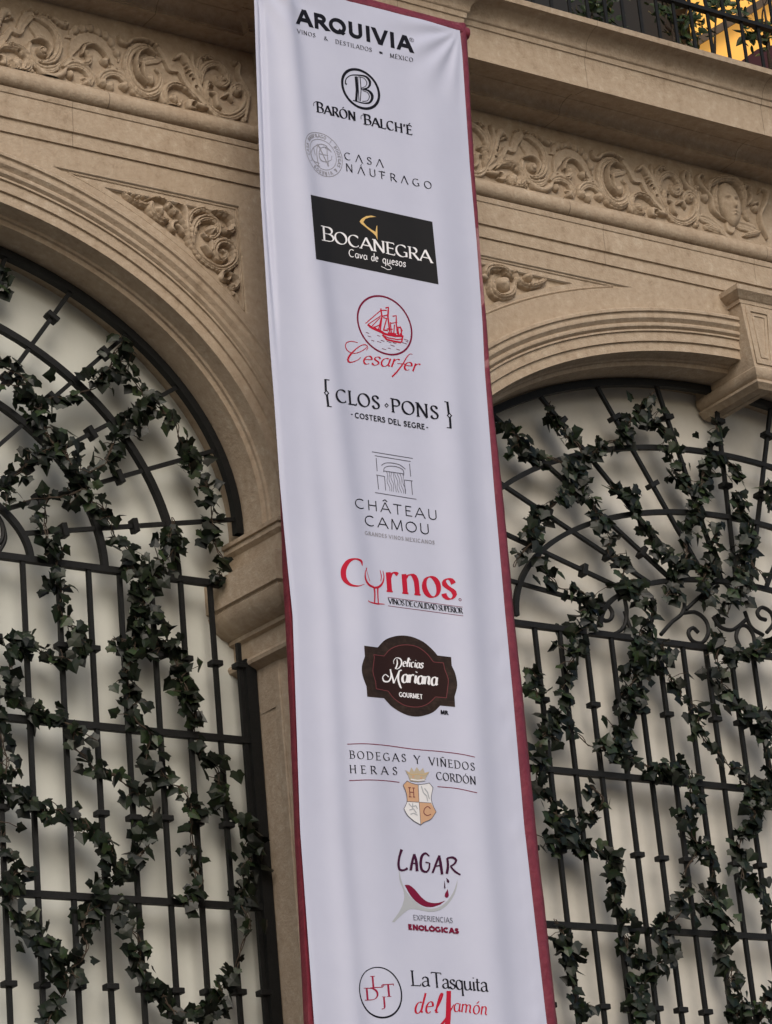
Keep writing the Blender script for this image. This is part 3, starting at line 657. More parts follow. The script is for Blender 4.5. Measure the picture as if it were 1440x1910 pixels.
GAR = [
 (A3, [(625,500),(630,620),(715,740),(810,860),(900,970),(950,1060),(985,1180),(1050,1300),(1060,1420),(1090,1550),(1085,1680)], 'ivy strand hanging down the right edge inside the left arch', .95, .038),
 (A3, [(610,510),(560,600),(480,710),(380,770),(270,775),(170,850)], 'ivy strand running down left from the upper spoke of the left arch', .9, .036),
 (A3, [(20,600),(90,750),(170,850),(235,950),(280,1040),(370,1130),(420,1220),(480,1320),(540,1380)], 'thick ivy strand slanting down through the middle of the left fan', 1.35, .05),
 (A3, [(800,770),(670,850),(620,920),(570,990),(550,1060),(510,1110),(440,1160)], 'short ivy strand bent over the second arch bar on the left', 1.0, .036),
 (A3, [(270,1030),(150,1090),(60,1190),(20,1260)], 'ivy tuft drooping left of the thick strand in the left fan', 1.0, .036),
 (A3, [(440,1230),(330,1270),(230,1290),(240,1380),(240,1490),(270,1590),(300,1700),(320,1830),(330,1900)], 'ivy strand dropping from the fan past the top rail at left', .9, .042),
 (A3, [(500,1350),(570,1420),(620,1540),(660,1640),(720,1720),(730,1867)], 'ivy strand crossing the top rail in the middle of the left grille', 1.2, .04),
 (A3, [(860,1370),(850,1470),(830,1560),(760,1640),(700,1700)], 'ivy strand hugging the end of the second arch bar at the left rail', 1.1, .036),
 (A3, [(0,120),(25,170),(40,215)], 'small ivy tip hanging from the top of the left arch at the photo edge', 1.2, .03),
 (A4, [(700,0),(740,80),(790,180),(800,280),(850,390),(885,480),(890,590),(930,660),(965,740),(1030,860),(1095,930),(1120,1030),(1095,1180),(1090,1300),(1100,1400),(1080,1500),(1050,1600),(980,1680),(930,1760),(870,1810)], 'long ivy strand down the right side of the left grille to the photo bottom', 1.05, .038),
 (A4, [(510,100),(600,130),(560,230),(590,340),(590,440),(650,520),(670,620),(730,710),(800,770),(840,860),(865,960),(870,1080),(880,1200),(820,1300)], 'ivy strand winding down the fifth bar left of the banner pier', .9, .034),
 (A4, [(640,-30),(650,60),(700,110),(760,140)], 'ivy tuft under the top rail of the left grille', 1.1, .04),
 (A4, [(150,80),(60,130),(40,240),(30,340),(130,390),(210,440),(290,500),(340,580),(420,660),(510,720),(600,800),(690,870),(670,960),(630,1050),(560,1120),(490,1180),(450,1270)], 'ivy strand zigzagging across the middle rail of the left grille', 1.0, .036),
 (A4, [(290,10),(345,100),(310,190),(220,160),(120,120)], 'ivy loop around the upper bars at the far left', .9, .04),
 (A4, [(-10,770),(80,790),(130,850),(210,880),(300,870),(390,920),(440,990),(490,1060),(480,1150)], 'ivy strand reaching right between the middle and lower rails at left', 1.0, .036),
 (A4, [(0,420),(10,560),(30,640),(0,720)], 'ivy strand at the left photo edge beside the middle rail', 1.1, .036),
 (A4, [(0,910),(30,1010),(60,1120),(30,1200),(60,1290),(130,1370),(180,1450),(230,1540),(280,1620),(290,1700),(240,1770),(200,1830)], 'ivy strand from the left photo edge down across the lower rail', 1.0, .036),
 (A4, [(450,1290),(370,1370),(390,1470),(330,1560),(280,1640)], 'short ivy strand joining below the lower rail at left', 1.0, .036),
 (A4, [(540,1270),(560,1380),(600,1460),(640,1560),(700,1650),(740,1720),(800,1790),(880,1820)], 'ivy strand sagging below the lower rail right of the bar pairs', .9, .036),
 (A5, [(90,290),(140,360),(220,430),(320,460),(430,520),(520,590)], 'thick ivy strand from the banner edge into the right fan', 1.7, .046),
 (A5, [(330,190),(370,280),(430,370),(470,440),(440,520)], 'ivy strand along the upper left spoke of the right fan', 1.05, .034),
 (A5, [(720,360),(600,390),(560,440),(460,490)], 'ivy strand following the top arch bar of the right fan', 1.2, .034),
 (A5, [(830,150),(770,240),(740,300),(690,360)], 'ivy tuft near the crown of the right arch, left fork', 1.2, .04),
 (A5, [(830,170),(870,290),(920,400),(940,490),(1010,570),(1060,660),(1050,780),(1020,880),(990,1000)], 'ivy strand falling through the centre of the right fan', 1.25, .044),
 (A5, [(1150,270),(1140,380),(1150,440),(1110,530),(1060,620)], 'ivy strand below the keystone, left fork', 1.2, .034),
 (A5, [(1190,450),(1240,510),(1255,580)], 'ivy tip below the keystone, right fork', 1., .03),
 (A5, [(440,520),(510,660),(560,760),(640,840),(640,930),(680,1000),(690,1080),(720,1130)], 'ivy strand crossing two spokes left of centre in the right fan', 1.0, .034),
 (A5, [(640,600),(710,660),(760,740),(820,820),(880,920),(950,1000),(960,1080),(930,1150)], 'ivy strand slanting down to the right fan scrolls', 1.15, .034),
 (A5, [(400,640),(330,720),(260,760),(240,840),(210,930),(170,1000)], 'ivy strand curling back towards the banner in the right fan', 1.0, .036),
 (A5, [(260,970),(340,1060),(420,1110),(500,1150),(530,1220),(470,1320),(450,1420),(420,1530),(400,1630)], 'ivy strand dropping over the top rail nearest the banner', 1.1, .038),
 (A5, [(730,1110),(790,1180),(830,1250),(800,1340),(780,1450),(760,1560),(730,1640)], 'thick ivy strand over the scrolls and top rail of the right grille', 1.4, .046),
 (A5, [(1270,620),(1290,730),(1300,850),(1280,950),(1290,1060),(1230,1150),(1230,1230)], 'ivy strand down the spoke right of centre in the right fan', 1.35, .04),
 (A5, [(1130,790),(1150,900),(1150,1000),(1080,1080),(1120,1170)], 'ivy strand between the two right spokes above the scrolls', 1.3, .04),
 (A5, [(1420,590),(1425,720)], 'ivy tip at the right photo edge beside the arch bar', 1.2, .03),
 (A5, [(1340,850),(1340,960),(1390,1090)], 'short ivy strand above the rightmost scroll', 1.2, .032),
 (A5, [(1190,1340),(1150,1430),(1180,1540),(1220,1640)], 'ivy strand hanging from the right scrolls past the top rail', 1.3, .042),
 (A5, [(1430,1390),(1340,1430),(1240,1450)], 'ivy strand along the top rail at the right photo edge', 1.3, .036),
 (A5, [(890,1400),(900,1500),(960,1560),(1000,1640)], 'thin ivy strand under the top rail right of the thick one', .95, .034),
 (A5, [(240,1530),(250,1600),(280,1660)], 'ivy tuft beside the banner below the top rail', 1.1, .03),
 (A6, [(310,-20),(290,110),(220,200),(170,320),(190,420),(230,510),(270,600),(290,720),(240,800)], 'ivy strand beside the red banner edge across the middle rail', 1.15, .044),
 (A6, [(350,110),(400,200),(460,260),(540,290),(610,220),(660,100),(690,-20)], 'ivy swag between two bars above the middle rail on the right', 1.2, .04),
 (A6, [(560,280),(640,320),(740,350),(800,400),(880,410),(980,400),(1030,480),(1010,560),(960,640),(1000,720),(1060,800),(1000,880),(960,960),(980,1060),(940,1160),(870,1220)], 'long ivy strand crossing the middle rail of the right grille', 1.25, .04),
 (A6, [(480,470),(500,580),(430,660),(340,680),(260,620)], 'ivy loop under the middle rail near the banner', 1.1, .036),
 (A6, [(230,780),(340,760),(440,800),(520,830),(580,880),(570,960),(610,1040),(640,1130),(660,1200)], 'ivy strand from the banner edge down to the lower rail', 1.15, .036),
 (A6, [(960,10),(1030,100),(1070,200),(1150,290),(1190,370),(1270,440),(1350,480),(1340,600),(1290,720),(1270,820),(1290,920),(1260,990)], 'ivy strand slanting right across the middle rail by the photo edge', 1.15, .038),
 (A6, [(1050,790),(1110,880),(1110,960),(1150,1080),(1100,1130),(1170,1200),(1180,1320),(1220,1430),(1220,1540),(1260,1650),(1250,1760)], 'long ivy strand down over the lower rail at right', 1.15, .036),
 (A6, [(1330,980),(1370,1070),(1400,1190)], 'thin ivy strand between the right bars above the lower rail', .8, .03),
 (A6, [(1400,60),(1420,200),(1400,320),(1430,420),(1410,560)], 'ivy strand at the right photo edge over the middle rail', 1.3, .04),
 (A6, [(280,1190),(290,1310),(360,1390),(380,1480),(380,1600),(370,1720)], 'ivy strand hanging under the lower rail beside the banner', 1.0, .034),
 (A6, [(890,1200),(830,1310),(860,1400),(790,1480),(750,1580),(700,1690),(730,1790)], 'thick ivy strand below the lower rail of the right grille', 1.6, .046),
 (A6, [(640,1260),(680,1340),(750,1400)], 'ivy tuft just under the lower rail left of the thick strand', 1.2, .036),
 (A6, [(1430,1560),(1390,1650),(1370,1720)], 'ivy tip at the lower right corner of the photo', 1.3, .036),
 (A6, [(1170,0),(1260,60),(1330,120),(1410,130)], 'ivy strand above the middle rail towards the right photo edge', 1.1, .034),
 (A6, [(470,1640),(470,1700)], 'single ivy tip on a collar at the bottom right of the banner', 1.5, .02),
]
for f_, P, lab, dens, spr in GAR: garland(f_(P), lab, dens, spr)
# ------------------------------------------------------------------ hanging banner
YB = -.66
BAN = empty('hanging_banner', tuple(at(740, 960, YB)), 'tall white hanging banner with red edge and a column of printed logos', 'banner')
def edge(pts): 
    q = sorted((float(at(x, y, YB)[2]), float(at(x, y, YB)[0])) for x, y in pts); zs = [a for a, _ in q]; xs = [b for _, b in q]
    return lambda z: float(np.interp(z, zs, xs))
WL = edge([(474,0),(486,361),(504,650),(511,740),(522,900),(531,1000),(546,1150),(560,1550),(586,1910),(600,2050)])
WR = edge([(857,50),(862,97),(876,306),(889,451),(900,604),(904,690),(921,905),(941,1130),(957,1300),(978,1543),(1020,1910),(1034,2050)])
RR = edge([(875,50),(877,100),(888,306),(899,451),(912,604),(924,760),(941,905),(962,1130),(980,1300),(1004,1543),(1045,1910),(1060,2050)])
RL_ = edge([(492,0),(512,450),(524,700),(533,900),(538,1060),(543,1150),(552,1330),(561,1550),(579,1910),(592,2050)])
ZB1 = float(at(858, 57, YB)[2]); ZB0 = float(at(800, 2060, YB)[2])
def ss(a, b, x): t = min(1, max(0, (x-a)/(b-a))); return t*t*(3-2*t)
def fold(x, z):
    """relief of the loose cloth, metres towards the street"""
    l, r = WL(z), WR(z); s = (x-l)/(r-l); v = (ZB1-z)/(ZB1-ZB0)
    e = min(1, max(0, s/.02))*min(1, max(0, (1-s)/.05))
    c1 = .085+.15*min(1, v*1.7); wd = .045+.05*v
    h = .036*math.exp(-((s-c1-wd)/(wd*1.05))**2)*(1-.55*ss(.55, .9, v))
    h += .016*math.exp(-((s-.12-.05*v)/.045)**2)*ss(.3, .6, v)
    c2 = .80+.02*math.sin(v*5); h += .032*math.exp(-((s-c2)/.085)**2)*(.25+.75*ss(.12, .5, v))
    h += .0045*math.sin(s*9.5+1.2+v*1.3)*ss(.02, .3, v)+.0016*math.sin(s*23+v*4)
    # creases fanning out of the top right corner and under the hem
    d = math.hypot((1-s)*1.31, v*5.6); a = math.atan2(v*5.6, (1-s)*1.31)
    h += .006*math.sin(a*15)*math.exp(-((d-.22)/.22)**2)
    d = math.hypot(s*1.31, v*5.6); a = math.atan2(v*5.6, s*1.31); h += .005*math.sin(a*13+1)*math.exp(-((d-.2)/.2)**2)
    h -= .022*math.exp(-((s-.030)/.011)**2)*(1-ss(.26, .40, v))
    # small dents along the right hem
    h += .007*math.exp(-((s-.97)/.03)**2)*noise.noise(Vector((z*9, 3, 1)))*ss(.35, .6, v)
    h += .005*noise.noise(Vector((x*2.2, z*1.6, 4.)))
    return h*e
def on_cloth(px, py, lift=.0):
    Y = YB
    for _ in range(3):
        p = at(px, py, Y); Y = YB-fold(p[0], p[2])
    p = at(px, py, Y); return Vector((p[0], Y-lift, p[2]))
NU, NV = 170, 330
V, F = [], []
for j in range(NV+1):
    z = ZB0+(ZB1-ZB0)*j/NV
    for i in range(NU+1):
        x = WL(z)+(WR(z)-WL(z))*i/NU; V.append((x, YB-fold(x, z), z))
for j in range(NV):
    for i in range(NU): F.append((j*(NU+1)+i, j*(NU+1)+i+1, (j+1)*(NU+1)+i+1, (j+1)*(NU+1)+i))
me = mesh(V, F); 
for p in me.polygons: p.use_smooth = True
link('white_sheet', me, CLOTH, BAN)
# red backing sheet, wrapped round the hidden frame
ZR_ = float(at(872, 44, YB)[2])
V, F = [], []; n = 260; KS = 9
for j in range(n+1):
    z = ZB0-.01+(ZR_-ZB0+.01)*j/n; l, r = RL_(z), RR(z)
    wv = noise.noise(Vector((z*4, 1.3, 0)))*.006+noise.noise(Vector((z*19, 7.3, 0)))*.003; wl = noise.noise(Vector((z*5, 8.3, 0)))*.006
    x1 = WR(z)-.05; x0 = WL(z)+.05; pr = r-.004
    pts = [(l+.02, YB+.085), (l-.002, YB+.05+wl), (l+.004, YB+.018+wl), (x0, YB+.018), (x1, YB+.016), (WR(z)+.004, YB+.010+wv*.3), ((WR(z)+pr)/2+.004, YB+.002-wv*.9), (pr, YB+.014+wv*.7), (r+.002, YB+.035), (r-.01, YB+.085)]
    V += [(a, b, z) for k, (a, b) in enumerate(pts)]
KS = 10
for j in range(n):
    for k in range(KS-1): F.append((j*KS+k, j*KS+k+1, (j+1)*KS+k+1, (j+1)*KS+k))
me = mesh(V, F); autosmooth(me, 70); link('red_backing', fixn(me), RED, BAN)
# red top sleeve over the bar
V, F = [], []; n = 60; KS = 9; 
xa, xb = WL(ZB1)-.02, RR(ZR_)+.006
for i in range(n+1):
    x = xa+(xb-xa)*i/n; wv = noise.noise(Vector((x*9, 2, 0)))*.006
    for k in range(KS):
        a = math.radians(-95+280*k/(KS-1)); V.append((x, YB+.032-.036*math.sin(a)*.9-wv, ZB1+.014+.032*math.cos(a)*1.1+wv*.5))
for i in range(n):
    for k in range(KS-1): F.append((i*KS+k, i*KS+k+1, (i+1)*KS+k+1, (i+1)*KS+k))
F.append(tuple(range(KS))); F.append(tuple(n*KS+k for k in range(KS)))
me = mesh(V, F); autosmooth(me, 60); link('top_sleeve', fixn(me), RED, BAN)
# two short straps up to the cornice
for xx in (7.12, 7.40):
    V, F = [], []; bx(V, F, xx-.015, xx+.015, YB+.02, YB+.03, ZB1+.02, 9.66); bx(V, F, xx-.015, xx+.015, YB+.03, -.5, 9.65, 9.662); link('strap', mesh(V, F), RED, BAN)
# ------------------------------------------------------------------ printing on the banner
def A_(cx, cy, rx, ry, a0, a1):
    n = max(6, int(abs(a1-a0)/14)); return [(cx+rx*math.cos(math.radians(a0+(a1-a0)*i/n)), cy+ry*math.sin(math.radians(a0+(a1-a0)*i/n))) for i in range(n+1)]
def Sm(*p): return [tuple(q) for q in smooth_pts(p, .06)]
ACC = {'acute': [(.36, 1.1), (.52, 1.28)], 'circ': [(.22, 1.1), (.40, 1.27), (.58, 1.1)], 'tilde': Sm((.2, 1.12), (.32, 1.2), (.46, 1.13), (.58, 1.2))}
# glyph: width, strokes, stem ends that take horizontal serifs, ends that take vertical ticks
GL_ = {
 'A': (.80, [[(0,0),(.40,1)], [(.40,1),(.80,0)], [(.15,.34),(.66,.34)]], [(0,0),(.8,0)], []),
 'Λ': (.80, [[(0,0),(.40,1)], [(.40,1),(.80,0)]], [], []),
 'B': (.62, [[(.1,0),(.1,1)], [(.1,1),(.3,1)]+A_(.32,.76,.23,.24,90,-90)+[(.1,.52)], [(.1,.52),(.34,.52)]+A_(.34,.26,.27,.26,90,-90)+[(.1,0)]], [(.06,0),(.06,1)], []),
 'C': (.76, [A_(.42,.5,.39,.5,52,308)], [], [(.67,.86),(.67,.14)]),
 'D': (.80, [[(.1,0),(.1,1)], [(.1,1),(.32,1)]+A_(.34,.5,.42,.5,90,-90)+[(.1,0)]], [(.06,0),(.06,1)], []),
 'E': (.58, [[(.1,0),(.1,1)], [(.1,1),(.54,1)], [(.1,.53),(.46,.53)], [(.1,0),(.57,0)]], [(.06,0),(.06,1)], [(.54,.93),(.57,.08),(.46,.53)]),
 'F': (.54, [[(.1,0),(.1,1)], [(.1,1),(.54,1)], [(.1,.53),(.46,.53)]], [(.1,0)], [(.54,.93)]),
 'G': (.80, [A_(.42,.5,.39,.5,52,312)+[(.72,.2)], [(.72,.04),(.72,.42)], [(.54,.42),(.76,.42)]], [], [(.67,.86)]),
 'H': (.80, [[(.1,0),(.1,1)], [(.68,0),(.68,1)], [(.1,.52),(.68,.52)]], [(.1,0),(.1,1),(.68,0),(.68,1)], []),
 'I': (.24, [[(.12,0),(.12,1)]], [(.12,0),(.12,1)], []),
 'J': (.40, [[(.28,1),(.28,.12)]+A_(.10,.10,.18,.22,0,-110)], [(.28,1)], []),
 'L': (.56, [[(.1,0),(.1,1)], [(.1,0),(.56,0)]], [(.06,0),(.1,1)], [(.56,.09)]),
 'M': (.96, [[(.08,0),(.14,1)], [(.14,1),(.48,.05)], [(.48,.05),(.82,1)], [(.82,1),(.88,0)]], [(.08,0),(.88,0)], []),
 'N': (.82, [[(.1,0),(.1,1)], [(.1,1),(.70,0)], [(.70,0),(.70,1)]], [(.1,0),(.06,1),(.70,1)], []),
 'O': (.86, [A_(.42,.5,.39,.5,90,450)], [], []),
 'P': (.60, [[(.1,0),(.1,1)], [(.1,1),(.32,1)]+A_(.32,.74,.25,.26,90,-90)+[(.1,.48)]], [(.1,0),(.06,1)], []),
 'Q': (.88, [A_(.42,.5,.39,.5,90,450), [(.46,.2),(.80,-.08)]], [], []),
 'R': (.70, [[(.1,0),(.1,1)], [(.1,1),(.32,1)]+A_(.32,.75,.24,.25,90,-90)+[(.1,.5)], [(.32,.5),(.68,0)]], [(.1,0),(.06,1),(.68,0)], []),
 'S': (.58, [Sm((.49,.80),(.42,.95),(.28,1),(.13,.93),(.09,.76),(.18,.62),(.32,.52),(.46,.40),(.51,.24),(.43,.06),(.27,0),(.13,.04),(.06,.20))], [], [(.49,.84),(.07,.17)]),
 'T': (.70, [[(.35,0),(.35,1)], [(.02,1),(.68,1)]], [(.35,0)], [(.02,.93),(.68,.93)]),
 'U': (.78, [[(.1,1),(.1,.32)]+A_(.38,.30,.28,.30,180,360)+[(.66,1)]], [(.1,1),(.66,1)], []),
 'V': (.76, [[(0,1),(.38,0)], [(.38,0),(.76,1)]], [(0,1),(.76,1)], []),
 'X': (.74, [[(.02,1),(.70,0)], [(.70,1),(.02,0)]], [(.02,1),(.70,1),(.02,0),(.70,0)], []),
 'Y': (.74, [[(0,1),(.37,.46)], [(.74,1),(.37,.46)], [(.37,.46),(.37,0)]], [(0,1),(.74,1),(.37,0)], []),
 '&': (.78, [Sm((.74,.0),(.5,.3),(.22,.72),(.24,.94),(.38,1),(.5,.88),(.42,.68),(.16,.42),(.08,.2),(.2,.02),(.4,0),(.6,.16),(.68,.44))], [], []),
 '-': (.36, [[(.03,.40),(.33,.40)]], [], []), '|': (.2, [[(.1,-.1),(.1,1.1)]], [], []),
 "'": (.2, [[(.12,1.02),(.06,.74)]], [], []),
 '*': (.5, [[(.25,.12),(.25,.72)], [(.0,.27),(.5,.57)], [(.5,.27),(.0,.57)]], [], []), ' ': (.34, [], [], []),
 'a': (.52, [A_(.24,.28,.20,.30,60,360)+[(.44,.28)], [(.44,.58),(.44,.12),(.54,.02)]], [], []),
 'a2': (.50, [Sm((.08,.46),(.14,.58),(.26,.61),(.38,.54),(.40,.40),(.40,.14),(.44,.03),(.52,.03)), Sm((.40,.36),(.2,.31),(.06,.2),(.08,.05),(.2,-.01),(.33,.06),(.40,.15))], [], []),
 'c': (.44, [A_(.24,.3,.20,.30,50,310)], [], []),
 'd': (.54, [A_(.24,.28,.20,.30,60,360)+[(.44,.28)], [(.46,1.05),(.44,.12),(.54,.02)]], [], []),
 'e': (.46, [[(.05,.32),(.43,.36)]+A_(.24,.3,.20,.30,10,312)], [], []),
 'f': (.36, [Sm((.46,.92),(.38,1.06),(.27,.98),(.22,.7),(.18,.1),(.12,-.25),(.02,-.42)), [(.06,.56),(.40,.60)]], [], []),
 'i': (.24, [[(.11,.58),(.11,.10),(.2,.02)], [(.11,.80),(.13,.86)]], [(.11,0)], []),
 'l': (.28, [Sm((.05,.1),(.2,.5),(.28,.95),(.2,1.05),(.13,.8),(.11,.2),(.16,.02),(.26,.06))], [], []),
 'm': (.86, [[(.08,.58),(.08,0)], Sm((.08,.40),(.2,.57),(.32,.56),(.38,.42),(.38,0)), Sm((.38,.40),(.5,.57),(.62,.56),(.68,.42),(.68,.1),(.78,.02))], [], []),
 'n': (.60, [[(.09,.60),(.09,0)], Sm((.09,.42),(.22,.58),(.36,.60),(.44,.48),(.46,.30),(.46,0))], [(.09,0),(.46,0)], []),
 'n2': (.56, [[(.08,.58),(.08,0)], Sm((.08,.40),(.2,.57),(.34,.56),(.40,.42),(.40,.1),(.52,.02))], [], []),
 'o': (.52, [A_(.25,.3,.22,.31,90,450)], [], []),
 'q': (.54, [A_(.24,.3,.20,.31,40,325), [(.44,.60),(.44,-.38)]], [(.44,-.38)], []),
 'r': (.42, [[(.09,.60),(.09,0)], Sm((.09,.38),(.18,.55),(.28,.61),(.38,.56))], [(.09,0)], []),
 's': (.42, [Sm((.36,.48),(.30,.58),(.19,.61),(.09,.54),(.08,.43),(.18,.34),(.31,.26),(.37,.15),(.29,.02),(.17,-.01),(.06,.06),(.04,.14))], [], []),
 't': (.32, [Sm((.13,.80),(.12,.4),(.12,.12),(.18,.01),(.30,.05)), [(.0,.57),(.29,.57)]], [], []),
 'u': (.58, [Sm((.08,.60),(.08,.2),(.14,.03),(.26,0),(.38,.08),(.45,.22)), [(.45,.60),(.45,.10),(.54,.02)]], [], []),
 'v': (.46, [[(.03,.58),(.21,0)], [(.21,0),(.42,.58)]], [], []),
}
def acc(base, k, dx=0, dy=0): 
    g_ = GL_[base]; return (g_[0], g_[1]+[[(x+dx, y+dy) for x, y in ACC[k]]], g_[2], g_[3])
GL_['É'] = acc('E', 'acute', -.1); GL_['Ó'] = acc('O', 'acute'); GL_['Á'] = acc('Λ', 'acute'); GL_['Â'] = acc('A', 'circ'); GL_['Ñ'] = acc('N', 'tilde'); GL_['ó'] = acc('o', 'acute', -.15, -.38)
class Print:
    """one printed mark: strips and filled shapes drawn in photo pixels, laid on the cloth"""
    def __init__(self, label, emblem=None):
        self.k = 0; self.B = {n: ([], [], [], [], l) for n, l in (('printed_lettering', label), ('printed_emblem', emblem))}
        self.has = emblem is not None; self.draw = 'printed_emblem'; self.to('printed_emblem')
    def to(self, n):
        if not self.has: n = 'printed_lettering'
        self.V, self.F, self.M, self.mats, _ = self.B[n]
    def words(self): self.draw = 'printed_lettering'; self.to(self.draw)
    def art(self): self.draw = 'printed_emblem'; self.to(self.draw)
    def mi(self, m):
        if m not in self.mats: self.mats.append(m)
        return self.mats.index(m)
    def lift(self): self.k += 1; return .0011+.000008*self.k
    def strip(self, P, wd, m, closed=False, clamp=None):
        """P: pixel points, wd: full width (px), scalar or per-point"""
        if len(P) < 2: return
        Q = []; 
        for i in range(len(P)-1):
            a, b = P[i], P[i+1]; n = max(1, int(math.hypot(b[0]-a[0], b[1]-a[1])/5))
            wa = wd[i] if hasattr(wd, '__len__') else wd; wb = wd[i+1] if hasattr(wd, '__len__') else wd
            for k in range(n): t = k/n; Q.append((a[0]+(b[0]-a[0])*t, a[1]+(b[1]-a[1])*t, wa+(wb-wa)*t))
        Q.append((P[-1][0], P[-1][1], wd[-1] if hasattr(wd, '__len__') else wd))
        n0 = len(self.V); n = len(Q); li = self.lift(); mi = self.mi(m)
        for i, (x, y, w_) in enumerate(Q):
            a = Q[(i-1) % n if closed else max(0, i-1)]; b = Q[(i+1) % n if closed else min(n-1, i+1)]
            if closed and i == n-1: b = Q[1]
            if closed and i == 0: a = Q[n-2]
            dx, dy = b[0]-a[0], b[1]-a[1]; l = math.hypot(dx, dy) or 1; nx, ny = -dy/l*w_/2, dx/l*w_/2
            for qx, qy in ((x+nx, y+ny), (x-nx, y-ny)):
                if clamp:                                     # trim stroke ends flush with baseline and cap line
                    (bx0, by0), (ddx, ddy), (ux, uy), cp = clamp; det = ddx*uy-ddy*ux
                    hh = (ddx*(qy-by0)-ddy*(qx-bx0))/det; ex = min(max(hh, 0), cp)-hh
                    dh = (ddx*dy-ddy*dx)/det/l
                    if abs(ex) > 1e-9:
                        if abs(dh) > .45*cp/cp and (i < 3 or i > n-4): qx += dx/l*ex/dh; qy += dy/l*ex/dh
                        elif abs(ex) < cp*.6: qx += ux*ex; qy += uy*ex
                self.V.append(on_cloth(qx, qy, li))
        for i in range(n-1): self.F.append((n0+2*i, n0+2*i+2, n0+2*i+3, n0+2*i+1)); self.M.append(mi)
    def fill(self, P, m, holes=()):
        li = self.lift(); mi = self.mi(m); n0 = len(self.V)
        bm = bmesh.new(); loops = [P]+list(holes); flat = [q for l in loops for q in l]
        vs = [bm.verts.new((x, y, 0)) for x, y in flat]
        for t in tessellate_polygon([[Vector((x, y, 0)) for x, y in l] for l in loops]):
            try: bm.faces.new([vs[i] for i in t])
            except ValueError: pass
        xs = [q[0] for q in flat]; ys = [q[1] for q in flat]
        for ax, lo, hi, st in ((0, min(xs), max(xs), 5.), (1, min(ys), max(ys), 9.)):
            k = lo+st
            while k < hi:
                bmesh.ops.bisect_plane(bm, geom=bm.verts[:]+bm.edges[:]+bm.faces[:], plane_co=(k, 0, 0) if ax == 0 else (0, k, 0), plane_no=(1, 0, 0) if ax == 0 else (0, 1, 0)); k += st
        bm.verts.index_update()
        for v in bm.verts: self.V.append(on_cloth(v.co.x, v.co.y, li))
        for f in bm.faces: self.F.append(tuple(n0+v.index for v in f.verts)); self.M.append(mi)
        bm.free(); self.k += 36
    def split(self, P):
        out = [[P[0]]]
        for i in range(1, len(P)):
            out[-1].append(P[i])
            if i < len(P)-1:
                a = math.atan2(P[i][1]-P[i-1][1], P[i][0]-P[i-1][0]); b = math.atan2(P[i+1][1]-P[i][1], P[i+1][0]-P[i][0])
                if abs((b-a+math.pi) % (2*math.pi)-math.pi) > math.radians(50): out.append([P[i]])
        return out
    def glyphs(self, txt, p0, p1, cap, m, thick=.14, thin=None, serif=0., gap=.12, slant=0., up=None, nib=20, caps2=None, path=None, first=None):
        """txt set between baseline points p0, p1 (px) with cap height cap (px)"""
        self.to('printed_lettering'); thick *= 1.10
        thin = thick if thin is None else thin; toks = list(txt) if isinstance(txt, str) else txt
        hs = [1. if (caps2 is None or i in caps2[1]) else caps2[0] for i in range(len(toks))]
        W_ = [GL_[c][0]*h for c, h in zip(toks, hs)]; tot = sum(W_)+gap*(len(toks)-1)
        dx, dy = (p1[0]-p0[0])/tot, (p1[1]-p0[1])/tot
        u_ = up or (-.062-.025*(p0[1]/1910), -1.); x = 0.
        for c, w_, h in zip(toks, W_, hs):
            def T(gx, gy):
                q = x+gx*h+slant*gy*h*cap/math.hypot(dx, dy)
                return (p0[0]+dx*q+u_[0]*gy*h*cap, p0[1]+dy*q+u_[1]*gy*h*cap)
            _, st, sers, ticks = GL_[c]
            up_case = slant == 0 and (c.isupper() or c in '&ΛÁ')
            ins = (thick if not serif else thin)/2 if up_case and c not in 'AΛVMNXYÁÂÑ' else 0.
            TT = T
            if up_case and h == 1.:
                T = lambda gx, gy, TT=TT: TT(gx, ins+gy*(1-2*ins))
            for s_ in st:
                flat_ = up_case and h == 1. and not serif and max(q[1] for q in s_) < 1.05
                if flat_:
                    s_ = list(s_)
                    for e0, e1 in ((0, 1), (-1, -2)):
                        (ax, ay), (bx_, by_) = s_[e0], s_[e1]; l = math.hypot(ax-bx_, ay-by_) or 1
                        if abs(ay-by_)/l > .5 and (abs(ay) < .01 or abs(ay-1) < .01): s_[e0] = (ax+(ax-bx_)/l*thick*1.1, ay+(ay-by_)/l*thick*1.1)
                n_before = len(self.V); clampable = flat_
                closed = len(s_) > 6 and math.hypot(s_[0][0]-s_[-1][0], s_[0][1]-s_[-1][1]) < .01
                for seg in self.split(s_):
                    P = [T(*q) for q in seg]; wd = []
                    for i in range(len(seg)):
                        a, b = seg[max(0, i-1)], seg[min(len(seg)-1, i+1)]
                        if closed and i in (0, len(seg)-1): a, b = seg[-2], seg[1]
                        th = math.atan2(b[1]-a[1], b[0]-a[0]); wd.append(cap*(thin+(thick-thin)*abs(math.sin(th-math.radians(nib)))**1.5))
                    if not closed and len(P) > 1:                     # square the ends off so strokes meet
                        l = math.hypot(P[1][0]-P[0][0], P[1][1]-P[0][1]) or 1
                    self.strip(P, wd, m, closed, (p0, (dx, dy), u_, cap) if clampable else None)
            T = TT
            if serif:
                for sx_, sy_ in sers:
                    q = serif; e = .012 if sy_ == 0 else -.012
                    self.strip([T(sx_-q, sy_+e), T(sx_+q, sy_+e)], cap*max(thin, .05)*1.05, m)
                for sx_, sy_ in ticks: self.strip([T(sx_, sy_-serif*.62), T(sx_, sy_+serif*.62)], cap*max(thin, .05)*1.05, m)
            x += w_+gap
        self.to(self.draw)
